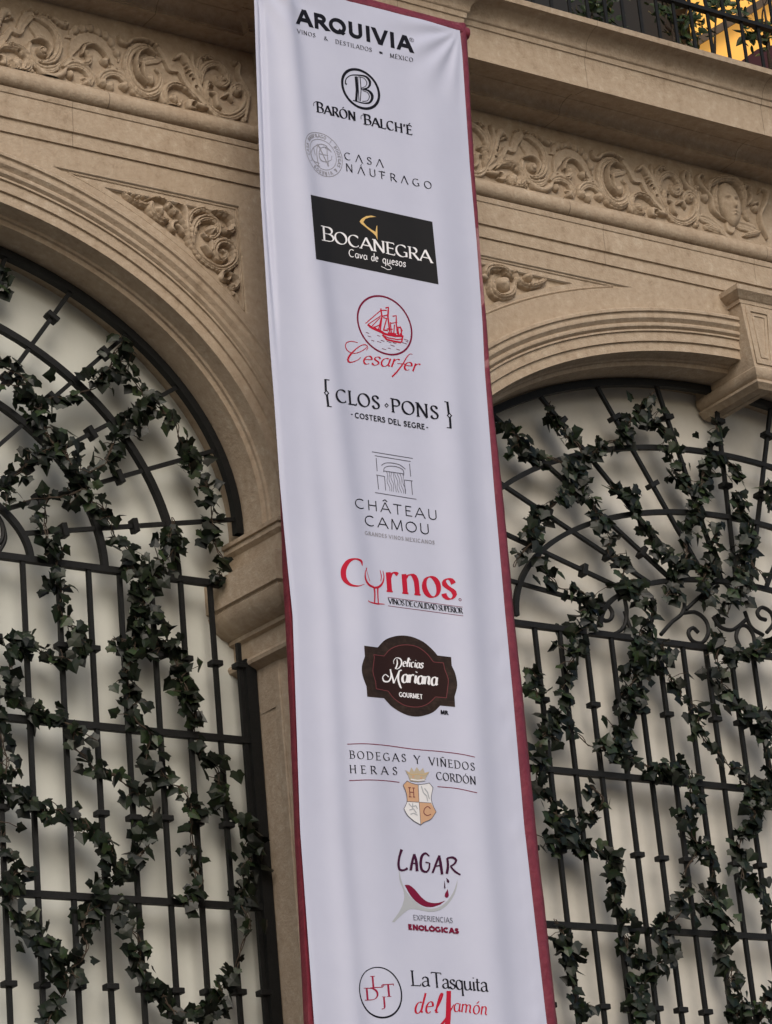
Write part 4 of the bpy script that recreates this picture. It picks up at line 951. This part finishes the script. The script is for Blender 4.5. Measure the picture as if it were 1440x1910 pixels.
    def ring(self, c, r, wd, m, n=64):
        """circle lying in the cloth plane: r in photo pixels measured across"""
        a, b = on_cloth(c[0]-r, c[1]-r*.155), on_cloth(c[0]+r, c[1]+r*.155); R_ = (b-a).length/2; o = on_cloth(*c); k = R_/r
        n0 = len(self.V); li = self.lift(); mi = self.mi(m)
        for i in range(n):
            t = 2*math.pi*i/n; w_ = wd(t) if callable(wd) else wd
            for s_ in (1, -1):
                rr_ = R_+s_*w_*k/2; x = o.x+rr_*math.cos(t); z = o.z+rr_*math.sin(t)-.0*rr_; self.V.append(Vector((x, YB-fold(x, z)-li, z)))
        for i in range(n): j = (i+1) % n; self.F.append((n0+2*i, n0+2*j, n0+2*j+1, n0+2*i+1)); self.M.append(mi)
    def circ(self, c, r, ang):
        a, b = on_cloth(c[0]-r, c[1]-r*.155), on_cloth(c[0]+r, c[1]+r*.155); R_ = (b-a).length/2; o = on_cloth(*c)
        return o.x+R_*math.cos(ang), o.z+R_*math.sin(ang)
    def done(self):
        for nm, (V, F, M, mats, lab) in self.B.items():
            if not F: continue
            me = mesh(V, F)
            for i, p in enumerate(me.polygons): p.material_index = M[i]; p.use_smooth = True
            bm = bmesh.new(); bm.from_mesh(me)                 # every face towards the street
            for f in bm.faces:
                f.normal_update()
                if f.normal.y > 0: f.normal_flip()
            bm.to_mesh(me); bm.free()
            link(nm, me, mats, BAN, None, lab)
def unproj(x, z):
    """world point on the banner plane back to photo pixels (for marks set round a circle)"""
    y = YB-fold(x, z); c = RW.T @ (np.array([x, y, z])-CAM); return (PP[0]+FPX*c[0]/c[2], PP[1]+FPX*c[1]/c[2])
k1 = 430/1440; T1 = lambda P: crop(P, (470, 0), k1)
def t1(p): return T1([p])[0]
p = Print('heavy black sans lettering at the top')
p.glyphs('ARQUIVIA', t1((285,150)), t1((1000,331)), 100*k1, K, thick=.215, gap=.20)
p.glyphs('VINOS', t1((283,207)), t1((396,236)), 26*k1, K, thick=.14, thin=.05, serif=.10, gap=.24)
p.glyphs('&', t1((449,250)), t1((472,256)), 25*k1, K, thick=.13, thin=.06)
p.glyphs('DESTILADOS', t1((522,273)), t1((748,327)), 27*k1, K, thick=.14, thin=.05, serif=.10, gap=.24)
p.glyphs('*', t1((795,340)), t1((815,345)), 30*k1, K, thick=.13)
p.glyphs('MÉXICO', t1((862,360)), t1((1005,389)), 27*k1, K, thick=.14, thin=.05, serif=.10, gap=.24)
p.ring(t1((996,250)), 13*k1, .8, G2); p.glyphs('R', t1((990,255)), t1((1001,258)), 13*k1, G2, thick=.16); p.done()
p = Print('small black swash capitals under the roundel', 'black roundel with a double-lined letter')
c = t1((677,556)); p.ring(c, 113*k1, 15*k1, K)
for dx_, wd in ((0, 15), (26, 5)): p.strip(T1([(648+dx_,478),(655+dx_,560),(650+dx_,632)]), wd*k1, K)
p.strip(T1([(668,630),(664,560),(660,480)]), 5*k1, K)
for P in ([(592,528,11),(583,520,8),(588,492,6),(618,471,6),(665,470,8),(712,480,12),(737,514,16),(726,547,11),(688,557,5)], [(664,480,4),(698,488,4),(717,516,5),(708,540,4),(680,551,4)], [(680,556,5),(726,566,12),(751,600,18),(738,638,14),(700,645,8),(630,627,6)], [(690,566,4),(720,578,4),(733,604,5),(720,630,4),(688,633,4)]):
    P2 = smooth_pts(P, 12); p.strip(T1([(q[0], q[1]) for q in P2]), [q[2]*k1 for q in P2], K)
for tx, a, b in (('BARÓN', (405,700), (648,757)), ("BALCH'É", (700,776), (1000,843))):
    p.glyphs(tx, t1(a), t1(b), 66*k1, K, thick=.17, thin=.055, serif=.12, gap=.10, caps2=(.84, (0,)))
for o in ((382,655), (678,737)):
    p.strip(T1([tuple(q) for q in smooth_pts([(o[0]+3,o[1]+8),(o[0]+3,o[1]-12),(o[0]+24,o[1]-20),(o[0]+45,o[1]-14)], 6)]), 3.4*k1, K)
    p.strip(T1([(o[0]+30,o[1]-14),(o[0]+34,o[1]+48)]), 4*k1, K)
p.done()
p = Print('widely spaced thin black letters beside the grey seal', 'grey circular seal with a monogram')
c = t1((439,966)); p.ring(c, 110*k1, 1.1, G); p.ring(c, 78*k1, 1.0, G)
ring_txt = 'CASA NÁUFRAGO | BODEGAS & VIÑEDOS | '
for i, ch in enumerate(ring_txt):
    a = math.radians(196-i*360/len(ring_txt)); 
    if ch == ' ': continue
    ch = {'Á': 'A'}.get(ch, ch)
    q0 = unproj(*p.circ(c, 86*k1, a+.07)); q1 = unproj(*p.circ(c, 86*k1, a-.07)); q2 = unproj(*p.circ(c, 103*k1, a)); qm = unproj(*p.circ(c, 86*k1, a)); h = math.hypot(q2[0]-qm[0], q2[1]-qm[1])
    p.glyphs(ch, q0, q1, h, G, thick=.17, up=((q2[0]-qm[0])/h, (q2[1]-qm[1])/h))
for P, wd in (([(408,900),(404,960),(415,1035)],5), ([(398,905),(430,925)],4), ([(410,900),(445,970),(478,1040)],7), ([(478,1040),(470,970),(468,925)],5), ([(455,925),(490,940)],4), ([(400,1030),(425,1040)],4),
              ([(470,915),(430,900),(385,920),(368,960),(385,1005),(420,1020)],5), ([(385,925),(395,970)],4), ([(495,950),(465,920),(430,925),(418,960),(430,1000),(465,1012),(492,1000)],5), ([(420,960),(475,972)],4), ([(497,1000),(497,975)],4)):
    p.strip(T1([tuple(q) for q in smooth_pts(P, 12)]), wd*k1*.8, G)
p.glyphs('CΛSΛ', t1((578,998)), t1((820,1049)), 50*k1, K, thick=.11, thin=.06, gap=.52)
p.glyphs('NÁUFRΛGO', t1((587,1070)), t1((1122,1186)), 50*k1, K, thick=.11, thin=.06, gap=.56); p.strip(T1([(790,1070),(828,1078)]), 4*k1, K); p.done()
k2 = 320/1440; T2 = lambda P: crop(P, (550, 350), k2)
def t2(p): return T2([p])[0]
p = Print('white lettering on the black rectangle', 'black rectangle with a gold crescent mark')
p.fill(T2([(132,60),(1153,287),(1205,813),(178,601)]), CHAR)
p.fill(T2([(682,246),(640,235),(598,240),(560,262),(542,284),(552,300),(600,338),(650,378),(678,405),(692,440),(690,316),(684,325),(676,372),(640,352),(600,322),(572,290),(592,262),(630,250)]), GD)
p.glyphs('BOCANEGRA', t2((232,443)), t2((1148,632)), 122*k2, WH, thick=.125, thin=.045, serif=.10, gap=.06, caps2=(.80, (0,)))
for wd_, a, b in ((['C','a','v','a'], (452,578), (606,606)), (['d','e'], (640,612), (698,622)), (['q','u','e','s','o','s'], (735,632), (930,668))):
    p.glyphs(wd_, t2(a), t2(b), 62*k2, WH, thick=.10, gap=.10, slant=.06)
p.strip(T2([tuple(q) for q in smooth_pts([(765,640),(800,662),(808,682),(780,690),(752,676),(722,662)], 8)]), 5*k2, WH); p.done()
p = Print('red flowing script under the ship', 'red oval with a sailing ship')
c = t2((757,1155)); p.ring(c, 225*k2, 14*k2, MR)
SH = [([(592,1140),(720,1030)],5), ([(610,1150),(730,1070)],5), ([(612,1150),(650,1180),(720,1210)],12), ([(650,1180),(715,1150)],6), ([(720,1015),(730,1080),(715,1200)],8), ([(760,1010),(785,1005),(780,1080),(795,1210)],9), ([(720,1030),(770,1030)],6), ([(730,1080),(775,1070)],6), ([(745,1190),(770,1100),(740,1090)],7),
      ([(700,1200),(725,1090)],6), ([(640,1170),(715,1090)],5), ([(660,1165),(690,1190)],5), ([(820,1080),(850,1075),(850,1140),(860,1230)],7), ([(800,1140),(860,1130)],5), ([(800,1130),(810,1220)],6), ([(860,1170),(890,1180),(895,1240)],7), ([(880,1165),(900,1200),(880,1240)],6), ([(835,1150),(830,1220)],6), ([(862,1180),(870,1240)],9),
      ([(710,1205),(760,1230),(840,1245),(900,1245)],12), ([(740,1240),(780,1260),(860,1275),(905,1270)],6), ([(735,1235),(770,1275),(830,1290),(890,1300)],10), ([(770,1185),(820,1190)],6), ([(780,1220),(850,1230)],10), ([(905,1240),(895,1300)],9), ([(690,1190),(740,1220)],14), ([(740,1195),(780,1200)],8)]
for P, wd in SH: p.strip(T2(P), wd*k2*1.5, RD)
for x, y, l in ((595,1215,28),(610,1245,30),(690,1240,26),(690,1290,34),(730,1350,36),(780,1345,24),(800,1320,36),(850,1355,30),(915,1272,36),(900,1300,40),(720,1280,30),(770,1290,40),(640,1280,26),(820,1300,30),(930,1290,20)): p.strip(T2([(x,y),(x+l,y+l*.32)]), 4*k2, MR)
p.words()
for P, wd in (([(600,1365),(612,1340),(590,1318),(545,1330),(490,1375),(450,1425),(448,1460),(480,1465),(530,1445),(552,1425)],(6,6,8,7,12,17,14,8,6,5)), ([(528,1302),(475,1290),(432,1303),(424,1335),(448,1374),(500,1391),(560,1372),(603,1340)],(5,6,7,7,7,6,6,6))):
    P2 = smooth_pts([q+(w_,) for q, w_ in zip(P, wd)], 14); p.strip(T2([(q[0], q[1]) for q in P2]), [q[2]*k2 for q in P2], RD)
p.glyphs(['e','s','a','r'], t2((562,1478)), t2((862,1511)), 118*k2, RD, thick=.12, thin=.03, gap=.04, slant=.42, nib=25)
p.glyphs(['e','r'], t2((905,1526)), t2((1035,1550)), 118*k2, RD, thick=.12, thin=.03, gap=.06, slant=.42, nib=25)
P2 = smooth_pts([(985,1402,4),(968,1395,4),(940,1420,8),(905,1480,11),(860,1540,13),(815,1588,14)], 12); p.strip(T2([(q[0], q[1]) for q in P2]), [q[2]*k2 for q in P2], RD); p.strip(T2([(858,1476),(935,1482)]), 5*k2, RD); p.done()
k3 = 300/1440; T3 = lambda P: crop(P, (580, 690), k3)
def t3(p): return T3([p])[0]
p = Print('black serif lettering between brackets', 'black brackets with diamond middles')
for P, wd in (([(128,82),(133,190)],20), ([(142,222),(155,330)],20), ([(120,86),(165,92)],9), ([(140,324),(185,331)],9), ([(1220,285),(1233,392)],20), ([(1243,424),(1250,524)],20), ([(1193,284),(1228,291)],9), ([(1215,516),(1258,523)],9)): p.strip(T3(P), wd*k3, K)
for cx, cy in ((139,206), (1239,408)): 
    q = [(cx,cy-27),(cx+25,cy+4),(cx,cy+30),(cx-25,cy-2)]; h_ = [(cx,cy-13),(cx+12,cy+2),(cx,cy+16),(cx-12,cy)]; p.fill(T3(q), K, [T3(h_)])
p.fill(T3([(676,296),(695,318),(675,340),(656,316)]), K, [T3([(676,308),(686,318),(675,330),(665,317)])])
p.glyphs('CLOS', t3((228,288)), t3((618,358)), 122*k3, K, thick=.145, thin=.062, serif=.11, gap=.13)
p.glyphs('PONS', t3((722,376)), t3((1145,448)), 122*k3, K, thick=.145, thin=.062, serif=.11, gap=.13)
p.strip(T3([(357,397),(372,399)]), 7*k3, K); p.strip(T3([(1030,515),(1047,518)]), 7*k3, K)
for tx, a, b in (('COSTERS',(395,431),(664,475)), ('DEL',(692,481),(803,501)), ('SEGRE',(830,506),(1018,536))): p.glyphs(tx, t3(a), t3(b), 51*k3, K, thick=.15, gap=.15)
p.done()
p = Print('thin spaced capitals under the portal drawing', 'thin line drawing of a portal')
for P in ([(545,733),(912,793)], [(570,768),(892,820)], [(583,790),(592,907)], [(882,840),(892,955)], [(583,940),(660,955)], [(592,945),(605,1070)], [(658,955),(668,1080)], [(833,985),(910,995)], [(835,990),(846,1110)], [(897,995),(908,1120)], [(572,1098),(943,1158)], [(655,905),(830,931)]): p.strip(T3(P), 6.5*k3, G2)
for P in ([(630,855),(660,836),(710,832),(780,845),(820,868),(845,890)], [(652,915),(654,880),(690,863),(750,864),(800,880),(828,905),(830,945)]): p.strip(T3([tuple(q) for q in smooth_pts(P, 15)]), 6.5*k3, G2)
for i in range(8): 
    x = 672+i*20.5; y = 905+i*3.6; p.strip(T3([(x+7*math.sin(j*.9+i)*(0 if i == 3 else 1)+j*3., y+j*18) for j in range(11)]), 4.2*k3, G2)
p.glyphs('CHÂTEAU', t3((398,1238)), t3((1135,1350)), 92*k3, K, thick=.085, gap=.22)
p.glyphs('CAMOU', t3((485,1394)), t3((1066,1479)), 96*k3, K, thick=.085, gap=.20)
for tx, a, b in (('GRANDES',(485,1477),(678,1507)), ('VINOS',(698,1510),(828,1528)), ('MEXICANOS',(846,1531),(1106,1564))): p.glyphs(tx, t3(a), t3(b), 35*k3, G, thick=.15, gap=.26)
p.done()
k4 = 280/1440; T4 = lambda P: crop(P, (610, 1020), k4)
def t4(p): return T4([p])[0]
p = Print('red serif lettering over a small black line', 'red wine glass and thin rules')
def sw(pp, P, T, k, m): 
    P2 = smooth_pts(P, 14); pp.strip(T([(q[0], q[1]) for q in P2]), [q[2]*k for q in P2], m)
p.words(); sw(p, [(338,182,6),(325,135,22),(265,116,16),(200,145,40),(158,220,52),(165,305,48),(220,362,26),(300,376,12),(358,358,4)], T4, k4, RD)
p.art(); sw(p, [(382,200,6),(366,250,10),(370,310,16),(400,362,20),(450,390,20)], T4, k4, RD); sw(p, [(372,202,3),(392,270,4),(410,330,5)], T4, k4, RD)
sw(p, [(535,230,5),(545,290,10),(530,350,18),(495,385,22),(450,392,18)], T4, k4, RD); sw(p, [(508,225,6),(520,280,8),(515,330,7)], T4, k4, RD)
sw(p, [(450,385,16),(458,450,14),(455,540,12)], T4, k4, RD); sw(p, [(486,388,14),(486,450,12),(492,545,10)], T4, k4, RD)
sw(p, [(400,512,5),(402,525,8),(470,545,14),(552,550,6)], T4, k4, RD)
p.glyphs(['r','n','o','s'], t4((572,428)), t4((1243,506)), 312*k4, RD, thick=.145, thin=.035, serif=.095, gap=.06, nib=18)
p.ring(t4((1275,508)), 11*k4, 1.2, MR)
p.strip(T4([(582,484),(1300,579)]), 4.5*k4, MR); p.strip(T4([(584,566),(1306,663)]), 4.5*k4, MR)
for tx, a, b in (('VINOS',(590,545),(742,566)), ('DE',(755,567),(822,577)), ('CALIDAD',(835,578),(1056,608)), ('SUPERIOR',(1070,610),(1300,642))): p.glyphs(tx, t4(a), t4(b), 53*k4, K, thick=.155, thin=.05, serif=.09, gap=.03)
p.done()
p = Print('white script on the brown plaque', 'dark brown shaped plaque')
OUT = [(355,948),(485,965)]+[tuple(q) for q in smooth_pts([(485,965),(560,890),(680,853),(800,860),(920,910),(1010,985),(1058,1042)], 25)][1:-1]+[(1058,1042),(1190,1058)]+[tuple(q) for q in smooth_pts([(1195,1140),(1230,1220),(1248,1330),(1222,1440)], 25)]+[(1228,1536),(1085,1523)]+[tuple(q) for q in smooth_pts([(1085,1523),(1010,1590),(880,1628),(760,1612),(630,1540),(545,1452)], 25)][1:-1]+[(545,1452),(385,1438)]+[tuple(q) for q in smooth_pts([(378,1340),(342,1240),(333,1150),(362,1050)], 25)]
INN = [(445,1035),(545,1048)]+[tuple(q) for q in smooth_pts([(545,1048),(610,980),(720,942),(850,955),(950,1020),(1018,1105)], 25)][1:]+[(1115,1115)]+[tuple(q) for q in smooth_pts([(1125,1170),(1160,1270),(1155,1350),(1143,1450)], 25)]+[(1040,1440)]+[tuple(q) for q in smooth_pts([(1040,1440),(960,1510),(860,1538),(740,1520),(640,1455),(585,1385)], 25)][1:]+[(470,1362)]+[tuple(q) for q in smooth_pts([(465,1300),(438,1200),(445,1120),(452,1060)], 25)]
p.fill(T4(OUT), BRN); p.fill(T4(INN), BRN2); p.k += 4
for i in range(len(INN)): p.strip(T4([INN[i], INN[(i+1) % len(INN)]]), 6*k4, ROSE)
p.words(); sw(p, [(668,1080,8),(672,1120,13),(660,1160,12),(650,1172,6)], T4, k4, WH); sw(p, [(640,1125,4),(636,1095,6),(660,1066,6),(700,1075,12),(714,1110,15),(700,1150,12),(670,1174,7),(648,1160,5)], T4, k4, WH)
p.glyphs(['e','l','i','c','i','a','s'], t4((722,1148)), t4((918,1166)), 84*k4, WH, thick=.15, thin=.06, gap=.06, slant=.2)
sw(p, [(588,1250,12),(560,1225,8),(532,1250,10),(545,1290,16),(590,1290,14),(612,1240,14),(605,1175,14)], T4, k4, WH); sw(p, [(605,1178,10),(640,1310,20)], T4, k4, WH); sw(p, [(640,1305,8),(690,1190,12)], T4, k4, WH); sw(p, [(715,1185,8),(690,1195,16),(680,1270,18),(700,1340,16),(712,1358,8)], T4, k4, WH)
p.glyphs(['a','r','i','a','n2','a'], t4((712,1298)), t4((1052,1330)), 132*k4, WH, thick=.17, thin=.06, gap=.03, slant=.2)
p.glyphs('GOURMET', t4((692,1440)), t4((915,1463)), 47*k4, WH, thick=.15, gap=.10); p.glyphs('MR', t4((1090,1605)), t4((1157,1613)), 40*k4, K, thick=.24, gap=.14); p.done()
k5 = 290/1440; T5 = lambda P: crop(P, (630, 1370), k5)
def t5(p): return T5([p])[0]
p = Print('spaced black serif lettering between red rules', 'tan and grey crest with a crown and red rules')
for P in ([(88,90),(250,86),(450,102),(700,136),(950,158),(1150,184),(1270,210)], [(105,427),(300,421),(450,429),(570,443)], [(922,483),(1100,500),(1290,540)]): p.strip(T5([tuple(q) for q in smooth_pts(P, 25)]), 7*k5, MR)
for tx, a, b, g_ in (('BODEGAS',(113,222),(634,256),.36), ('Y',(712,268),(762,273),.1), ('VIÑEDOS',(848,282),(1270,338),.26), ('HERAS',(113,357),(552,376),.62), ('CORDÓN',(915,418),(1280,466),.16)): p.glyphs(tx, t5(a), t5(b), 74*k5, K, thick=.125, thin=.05, serif=.11, gap=g_)
SHD = [tuple(q) for q in smooth_pts([(640,430),(680,452),(740,465),(800,460),(845,450)], 20)]+[(880,495)]+[tuple(q) for q in smooth_pts([(878,500),(862,590),(880,660),(908,718)], 20)]+[tuple(q) for q in smooth_pts([(908,718),(860,785),(800,812),(765,838)], 20)][1:]+[tuple(q) for q in smooth_pts([(765,838),(700,800),(640,745),(610,688)], 20)][1:]+[tuple(q) for q in smooth_pts([(612,684),(638,620),(630,540),(602,470)], 20)]
p.fill(T5(SHD), PEARL); p.k += 2
p.fill(T5([(640,430),(680,452),(742,465),(750,628),(638,622),(632,545),(602,470)]), TAN); p.fill(T5([(750,628),(862,636),(880,670),(908,718),(860,785),(800,812),(765,838)]), TAN); p.k += 2
for i in range(len(SHD)): p.strip(T5([SHD[i], SHD[(i+1) % len(SHD)]]), 5*k5, G2)
p.strip(T5([(742,465),(750,628),(765,838)]), 4*k5, G2); p.strip(T5([(638,622),(750,628),(862,636)]), 4*k5, G2)
for P in ([(660,490),(666,578)], [(697,495),(702,580)], [(650,492),(675,495)], [(688,496),(710,498)], [(655,578),(680,580)], [(692,580),(714,582)], [(664,535),(700,538)]): p.strip(T5(P), 7*k5, ROSE)
p.strip(T5([tuple(q) for q in smooth_pts([(855,690),(830,668),(800,690),(795,730),(825,752),(860,740)], 12)]), 8*k5, ROSE)
for P in ([(770,480),(790,540),(820,570),(830,620)], [(800,500),(830,540),(845,600)], [(655,640),(680,670),(720,660),(735,690)], [(660,700),(700,690),(725,730)], [(670,740),(700,730),(735,750)], [(690,640),(690,690)]): p.strip(T5(P), 9*k5, SILV)
p.fill(T5([(668,430),(652,385),(620,328),(660,352),(678,306),(704,346),(728,303),(756,342),(786,312),(802,356),(846,346),(815,395),(802,430),(735,440)]), SAND); p.k += 2
for x, y in ((695,393),(770,402)): p.fill(T5([(x+11*math.cos(t*.9), y+12*math.sin(t*.9)) for t in range(7)]), TAN)
p.strip(T5([(672,418),(735,428),(800,422)]), 12*k5, PEARL); p.strip(T5([(640,350),(680,375),(735,368),(790,378),(830,355)]), 4*k5, GD); p.done()
k6 = 300/1440; T6 = lambda P: crop(P, (640, 1560), k6)
def t6(p): return T6([p])[0]
p = Print('dark plum brush lettering and maroon capitals', 'grey tilted wine glass with red wine')
p.fill(T6([tuple(q) for q in smooth_pts([(498,310),(506,400),(538,480),(545,560),(510,660),(435,768)], 22)]+[tuple(q) for q in smooth_pts([(458,768),(540,690),(600,652),(680,658),(760,674),(840,668),(920,625),(985,540),(1018,450),(1023,386)], 22)]+[tuple(q) for q in smooth_pts([(1014,420),(985,500),(930,580),(860,632),(770,648),(690,620),(610,550),(550,470),(520,390),(503,312)], 22)]), SILV)
p.fill(T6([tuple(q) for q in smooth_pts([(550,436),(590,436),(640,475),(700,545),(760,588),(840,597),(915,575)], 22)]+[tuple(q) for q in smooth_pts([(870,610),(800,632),(730,628),(660,590),(600,525),(553,440)], 22)]), MR)
p.fill(T6([(932,470),(942,505),(944,530),(935,548),(918,550),(907,535),(912,510),(926,490)]), MR); p.fill(T6([(905,395),(912,430),(914,465),(907,472),(902,455)]), PURPLE); p.fill(T6([(922,372),(942,390),(950,408),(942,418),(928,408)]), PURPLE)
p.words()
for P in ([(522,118,26),(500,190,20),(494,260,22),(508,300,20),(545,302,16),(575,285,22)], [(603,305,24),(616,230,22),(634,160,20)], [(634,160,20),(652,225,24),(660,312,26)], [(612,245,10),(655,240,14)], [(770,178,10),(735,152,18),(702,180,24),(692,250,24),(706,305,22),(745,318,18),(768,285,16),(772,240,14)], [(772,240,10),(735,232,12)],
          [(798,328,18),(826,255,20),(858,172,18)], [(858,172,18),(870,240,24),(884,342,24)], [(822,270,10),(875,258,14)], [(926,335,24),(936,265,22),(930,195,20)], [(930,195,14),(980,190,20),(1010,215,22),(990,250,16),(958,268,12)], [(958,268,14),(1000,315,18),(1048,345,14)]): sw(p, P, T6, k6, PURPLE)
p.glyphs('EXPERIENCIAS', t6((628,750)), t6((980,778)), 48*k6, G2, thick=.085, gap=.10)
p.glyphs('ENOLÓGICAS', t6((585,836)), t6((1033,875)), 51*k6, MR, thick=.27, gap=.15); p.done()
p = Print('black serif and red script words with a red monogram', 'thin black circle round the monogram')
p.ring(t6((331,1397)), 188*k6, lambda t: (6+8*abs(math.cos(t*.5+.6)))*k6, K)
for ch, a, b, h in (('L',(255,1356),(345,1354),104), ('T',(360,1438),(462,1432),112), ('D',(205,1468),(318,1466),110), ('J',(340,1536),(386,1536),100)): p.glyphs(ch, t6(a), t6(b), h*k6, CRIM, thick=.15, thin=.05, serif=.14)
p.words(); p.strip(T6([(345,1330),(350,1354),(368,1330)]), 6*k6, CRIM)
p.glyphs(['L','a2'], t6((612,1338)), t6((778,1344)), 136*k6, K, thick=.115, thin=.045, serif=.10, gap=.06)
p.glyphs(['T','a2','s','q','u','i','t','a2'], t6((795,1350)), t6((1298,1392)), 136*k6, K, thick=.115, thin=.045, serif=.08, gap=.0)
p.glyphs(['d','e','l'], t6((632,1582)), t6((850,1582)), 170*k6, RD, thick=.10, thin=.035, gap=.14, slant=.32)
p.glyphs(['a','m','ó','n2'], t6((985,1565)), t6((1290,1602)), 130*k6, RD, thick=.10, thin=.035, gap=.06, slant=.22)
sw(p, [(945,1384,40),(942,1480,42),(940,1600,46),(930,1720,50)], T6, k6, RD); sw(p, [(990,1505,6),(960,1560,14),(915,1640,20),(875,1690,24)], T6, k6, RD); p.done()
# ------------------------------------------------------------------ balcony above the cornice
ZS = 9.645; YR = -.36
RAILG = empty('balcony_railing', (10, YR, ZS), 'dark iron balcony railing on the cornice with flat upright bars', 'railing')
V, F = [], []; bx(V, F, 8.4, 14, YR-.02, YR+.02, ZS+.41, ZS+.435); link('lower_rail', mesh(V, F), IRON, RAILG)
V, F = [], []; bx(V, F, 8.4, 14, YR-.025, YR+.025, ZS+1.0, ZS+1.03); link('handrail', mesh(V, F), IRON, RAILG)
V, F = [], []; bx(V, F, -.0105, .0105, -.005, .005, ZS, ZS+1.0); mb = mesh(V, F); mb.materials.append(IRON)
xb0 = float(at(1330, 100, YR)[0])
for k in range(-17, 22):
    o = bpy.data.objects.new('bar', mb); COL.objects.link(o); o.parent = RAILG; o.location = (xb0+.132*k-10, 0, -ZS)
RB = empty('balcony_doorway', (9.5, .8, ZS), 'dark unlit doorway behind the balcony railing', 'doorway')
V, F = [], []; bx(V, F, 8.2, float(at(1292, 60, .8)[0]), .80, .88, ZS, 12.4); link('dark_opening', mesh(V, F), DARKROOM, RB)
V, F = [], []; bx(V, F, 8.1, 8.2, .76, .88, ZS, 12.5); link('jamb', mesh(V, F), BEAM, RB)
AW = empty('emissive_canopy', tuple(at(1400, 60, .6)), 'orange canopy with backlight set in as glow and a brown diagonal rib at the top right corner', 'canopy')
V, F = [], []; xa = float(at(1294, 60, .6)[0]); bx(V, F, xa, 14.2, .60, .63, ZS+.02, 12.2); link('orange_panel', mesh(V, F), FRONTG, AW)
C7 = lambda P: crop(P, (1000, 0), 440/1440)
def bar3(P, Y, th, hw, m, nm, par):
    a, b = [Vector(tuple(at(x, y, Y))) for x, y in C7(P)]; d = (b-a); n = Vector((0, 1, 0)); s_ = d.normalized().cross(n); V, F = [], []
    box_data(V, F, (a+b)/2, d/2, n*th, s_*hw); return link(nm, mesh(V, F), m, par)
bar3([(860,330),(1560,-90)], .54, .03, .024, BEAM, 'rib', AW)
me = plate([[tuple(at(x, y, .40)[[0, 2]]) for x, y in C7([(1250,375),(1350,300),(1500,260),(1800,260),(1800,520),(1250,520)])]], [], .40, .05); link('maroon_valance', me, MAROON, AW)
SL = [(0, 0), (.16, .12), (.24, .34), (.2, .6), (0, 1.0), (-.2, .6), (-.24, .34), (-.16, .12)]
def shrub(px, pts, label, n, spread, size=.075):
    P = [Vector(tuple(at(x, y, -.18))) for x, y in C7(px)]
    root = empty('balcony_plant', (P[0].x, -.18, ZS), label, 'plant', 'leafy plants along the balcony railing')
    V, F = [], []; 
    for b in pts:
        q = [Vector(tuple(at(x, y, -.18+rnd.uniform(-.08, .08)))) for x, y in C7(b)]; q = [Vector(tuple(t)) for t in smooth_pts(q, .02)]; tube(V, F, q, [.009*(1-.6*i/len(q)) for i in range(len(q))], 6)
    LV, LF = [], []
    for p_ in P:
        for k in range(n):
            q = p_+Vector((rnd.gauss(0, spread), rnd.gauss(0, spread*.8), rnd.gauss(0, spread*.8))); q.z = max(q.z, ZS+.015)
            leaf(LV, LF, q, Vector((rnd.gauss(0, .6), -.8, rnd.gauss(.3, .6))), Vector((rnd.gauss(0, .8), rnd.gauss(-.2, .5), rnd.gauss(.1, .8))), size*rnd.uniform(.6, 1.25), .2, SL)
    link('stem', mesh(V, F), BRANCH, root); link('foliage', mesh(LV, LF), SHRUB, root)
shrub([(300,0),(290,50),(410,100),(420,20),(460,130),(330,80),(380,-40)], [[(330,160),(340,60),(300,-60)], [(430,190),(420,60),(440,-60)]], 'small leafy plant at the left end of the visible railing', 16, .05)
shrub([(800,60),(900,130),(950,190),(990,160),(900,220),(960,260),(820,100),(780,20)], [[(840,260),(825,150),(780,60),(760,-60)], [(830,200),(900,120),(930,40)], [(820,190),(790,150),(800,60)]], 'bushy plant with forked stems in the middle of the railing', 17, .05)
shrub([(1100,30),(1160,20),(1060,60),(1130,-20),(1220,20)], [[(1090,330),(1095,150),(1110,20)]], 'pale green leaf clump trailing over the lower rail', 16, .045)
shrub([(1320,160),(1340,210),(1370,240),(1300,190),(1400,150),(1420,230)], [[(1430,430),(1415,280),(1440,60)], [(1390,410),(1370,300),(1340,200)], [(1440,420),(1380,120),(1420,-40)], [(1425,300),(1400,100),(1380,-20)]], 'plant with bare twigs at the right photo edge of the balcony', 14, .04)
